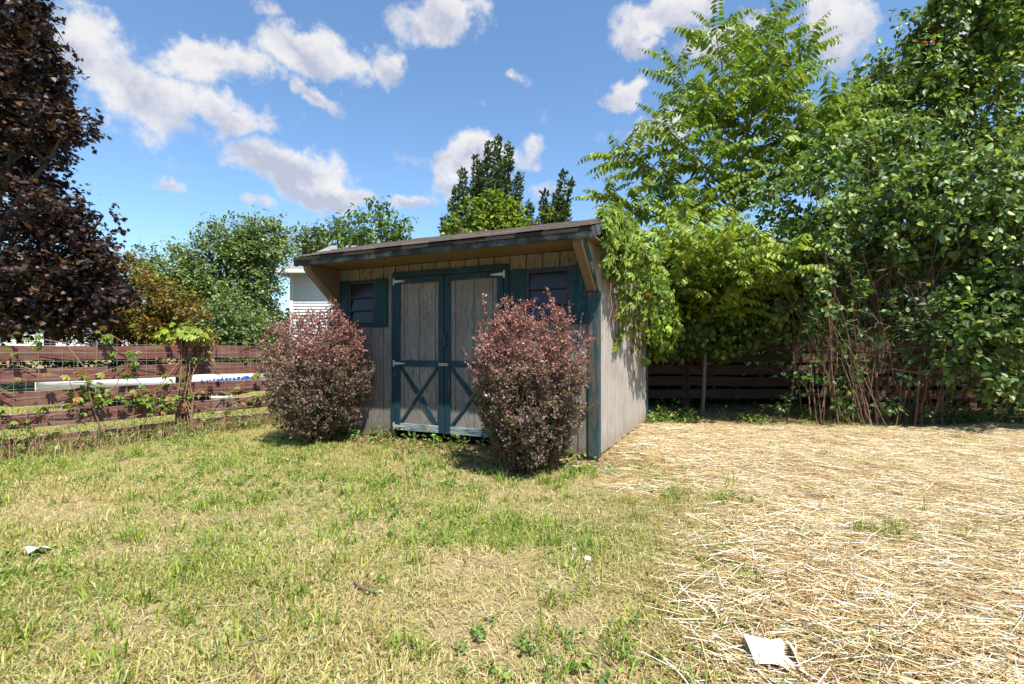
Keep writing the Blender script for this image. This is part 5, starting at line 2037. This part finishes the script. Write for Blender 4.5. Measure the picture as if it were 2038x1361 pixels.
def planter():
    b = at(440, 806, 7.4)
    root = empty('plant_pot', (b[0], b[1], 0), label='small white plant pot on the grass before the boat', cat='pot')
    m = MB()
    m.lathe([(0, 0), (.085, 0), (.10, .03), (.135, .24), (.15, .245), (.15, .275), (.125, .275), (.12, .24)], 20)
    m.build('bowl', plain_mat('white_glaze', (.75, .74, .72), .4, .08), root, smooth=True)
    m = MB()
    m.lathe([(.0, .24), (.122, .238)], 20)
    m.build('soil', M['floor_rim'], root)
    r = np.random.default_rng(5)
    P = np.array(root.location) + np.stack([r.normal(0, .05, 60), r.normal(0, .05, 60), .25 + r.uniform(0, .12, 60)], 1)
    add_leaves(root, 'foliage', P, norm(r.normal(0, .6, (60, 3)) + [0, 0, .7]), norm(r.normal(0, .4, (60, 3)) + [0, 0, 1]), np.full(60, .09), np.full(60, .04), tints(r, 60, GREEN, [1, 2, 2, 0]), M['leaf'], ovate)


planter()


def bird():
    p = fence_pt(2.62) + FN * .012
    s = .165 + .0
    root = empty('bird', (p[0], p[1], 0.165), math.radians(20), label='small slate grey bird perched on the lowest fence board', cat='bird')
    m = MB()
    # body, neck, head and bill as one lofted surface, bill towards +x
    spine = [(-.062, .048, .012, .006), (-.045, .050, .020, .015), (-.02, .048, .028, .027), (.008, .050, .029, .029), (.030, .060, .022, .022), (.044, .072, .017, .017), (.056, .076, .015, .015), (.068, .075, .008, .009), (.084, .072, .0012, .0015)]
    k_ = 12
    vs = []
    for x, z, ry, rz_ in spine:
        for j in range(k_):
            t = 2 * math.pi * j / k_
            vs.append((x, math.cos(t) * ry, z + math.sin(t) * rz_))
    fs = [(i * k_ + j, i * k_ + (j + 1) % k_, (i + 1) * k_ + (j + 1) % k_, (i + 1) * k_ + j) for i in range(len(spine) - 1) for j in range(k_)]
    fs += [tuple(range(k_)), tuple(range((len(spine) - 1) * k_, len(spine) * k_))]
    m.add(vs, fs)
    body = m.build('body', plain_mat('slate_feathers', (.045, .047, .055), .6, .3, 60), root, smooth=True)
    m = MB()
    m.prism([(-.055, -.010), (-.055, .010), (-.135, .020), (-.135, -.020)], 'z', .060, .066)
    for i, v in enumerate(m.v):
        m.v[i] = (v[0], v[1], v[2] + (-.055 - v[0]) * .55 - .008)
    m.build('tail', bpy.data.materials['slate_feathers'], root)
    for sg in (1, -1):
        m = MB()
        m.prism([(.025, .062), (.005, .075), (-.03, .066), (-.075, .056), (-.04, .044), (.0, .040)], 'y', sg * .026, sg * .031)
        m.build('wing', bpy.data.materials['slate_feathers'], root)
        m = MB()
        m.tube([(.0, sg * .011, .025), (.004, sg * .011, .0), (.022, sg * .012, -.001)], .0016, 5)
        m.build('leg', M['rust'], root)


bird()


def stained_card():
    m, k = new_mat('white_card')
    tc = k.n('ShaderNodeTexCoord')
    a = k.ramp(k.noise(tc.outputs['Object'], 26, 7, .7), [(.48, 0.0), (.66, .8)])
    b = k.ramp(k.noise(tc.outputs['Object'], 9, 4, .6), [(.52, 0.0), (.64, .7)])
    c = k.mix(b, k.mix(a, (.78, .77, .74), (.52, .44, .33)), (.58, .52, .43))
    p = k.n('ShaderNodeBsdfPrincipled', in_Roughness=.65)
    k.l(c, p.inputs['Base Color'])
    finish(k, p.outputs[0])
    return m


def scrap():
    b = at(1528, 1322, 1.0)
    Yp = F * H / (1325 - HY)
    x = (1522 - CX) / F * Yp
    root = empty('torn_carton', (x, Yp, float(ground_z(x, Yp)) + .027), math.radians(-8), label='torn white carton piece half buried in the straw', cat='litter')
    r = np.random.default_rng(7)
    m = MB()
    nx, ny = 8, 6
    for i in range(nx + 1):
        for j in range(ny + 1):
            a, c = i / nx, j / ny
            m.v.append((a * .11 - .05 + (.008 * math.sin(c * 9) if i == nx else 0), c * .115 - .07, .012 + .022 * c + .008 * math.sin(a * 4 + c * 2) + r.normal(0, .0012)))
    for i in range(nx):
        for j in range(ny):
            q = i * (ny + 1) + j
            m.f.append((q, q + ny + 1, q + ny + 2, q + 1))
    o = m.build('panel', stained_card(), root, smooth=True)
    o.modifiers.new('thickness', 'SOLIDIFY').thickness = .002
    m = MB()
    m.add([(.074, -.07, .012), (.098, -.078, -.012), (.104, .0, -.010), (.098, .03, .012), (.078, .04, .035), (.076, -.02, .03)], [(0, 1, 2, 5), (5, 2, 3, 4)])
    o = m.build('flap', plain_mat('grey_card', (.55, .50, .43), .7, .2, 20), root)
    o.modifiers.new('thickness', 'SOLIDIFY').thickness = .002


scrap()


def stones():
    r = random.Random(12)
    mt = plain_mat('pale_stone', (.55, .50, .44), .85, .25, 18, bump=.4)
    for (u, v, size, flat, lab, cat) in [(1148, 925, .085, .6, 'pale broken stone lying at the foot of the shed corner', 'stone'), (1143, 1093, .024, .7, 'small white pebble on the grass facing the straw edge', 'stone'),
                                         (1170, 1113, .045, .5, 'grey pebble beside the small white pebble', 'stone'), (633, 929, .05, .35, 'flat pale stone sunk in the lawn before the doors', 'stone'),
                                         (528, 1168, .022, .6, 'tiny white stone in the open lawn', 'stone'), (1280, 905, .04, .5, 'small pale chip of stone by the sunny shed wall', 'stone')]:
        Yp = F * H / (v - HY)
        x = (u - CX) / F * Yp
        bm = bmesh.new()
        bmesh.ops.create_icosphere(bm, subdivisions=2, radius=size / 2)
        for p in bm.verts:
            k_ = 1 + .28 * math.sin(p.co.x * 90 / size * .06 + r.random()) * .4 + r.uniform(-.10, .10)
            p.co = Vector((p.co.x * k_ * 1.25, p.co.y * k_, p.co.z * k_ * flat))
        me = bpy.data.meshes.new('stone')
        bm.to_mesh(me)
        bm.free()
        o = link('stone', me, mt)
        o.location = (x, Yp, float(ground_z(x, Yp)) + size * flat * .3)
        o.rotation_euler = (r.uniform(-.3, .3), r.uniform(-.3, .3), r.uniform(0, 6))
        tag(o, lab, cat, 'stones lying about the yard')
    # scraps of white paper in the grass
    for (u, v, w, lab) in [(72, 1108, .085, 'crumpled white paper scrap lying on the open lawn by the fence'), (1660, 1318, 0, '')]:
        if not w:
            continue
        Yp = F * H / (v - HY)
        x = (u - CX) / F * Yp
        m = MB()
        rr = np.random.default_rng(4)
        k_ = 9
        m.v.append((0, 0, .03))
        for j in range(k_):
            a = 2 * math.pi * j / k_
            rad = w * (.3 + .45 * rr.random())
            m.v.append((math.cos(a) * rad, math.sin(a) * rad * .8, .022 + rr.uniform(-.016, .03)))
        m.f += [(0, 1 + j, 1 + (j + 1) % k_) for j in range(k_)]
        o = m.build('paper_scrap', bpy.data.materials['white_card'])
        o.modifiers.new('thickness', 'SOLIDIFY').thickness = .0015
        o.location = (x, Yp, float(ground_z(x, Yp)) + .012)
        tag(o, lab, 'litter')
    # fallen sticks on the lawn
    labs = ['thin bleached stick lying across the lawn between the shrubs', 'short brown stick in the middle of the lawn', 'long pale stalk fallen at the edge of the straw', 'pale dry stalk lying in the open grass', 'thin bent stick on the lawn before the taller shrub']
    for lab, (u, v, u2, v2, rad, mt) in zip(labs, [(795, 1000, 870, 1004, .004, M['bark_pale']), (705, 1165, 745, 1188, .006, M['bark_brown']), (1075, 1175, 1190, 1190, .003, M['straw']), (470, 1300, 548, 1274, .0035, M['bark_pale']), (935, 1112, 1020, 1132, .003, M['bark_pale'])]):
        pts = []
        for t in np.linspace(0, 1, 6):
            a, b = u + (u2 - u) * t, v + (v2 - v) * t + 2 * math.sin(t * 5)
            Yp = F * H / (b - HY)
            x = (a - CX) / F * Yp
            pts.append(np.array([x, Yp, float(ground_z(x, Yp)) + .022]))
        o = empty('fallen_stick', tuple(pts[0]), label=lab, cat='stick', group='sticks fallen on the lawn')
        m = MB()
        m.tube([q - pts[0] for q in pts], [rad, rad * 1.1, rad, rad * .9, rad * .8, rad * .5], 6)
        if mt is M['straw']:
            mt = M['bark_pale']
        m.build('shaft', mt, o)
        m = MB()
        m.tube([pts[2] - pts[0], pts[3] - pts[0] + np.array([.02, .03, .012])], [rad * .7, rad * .3], 5)
        m.build('side_shoot', mt, o)


stones()
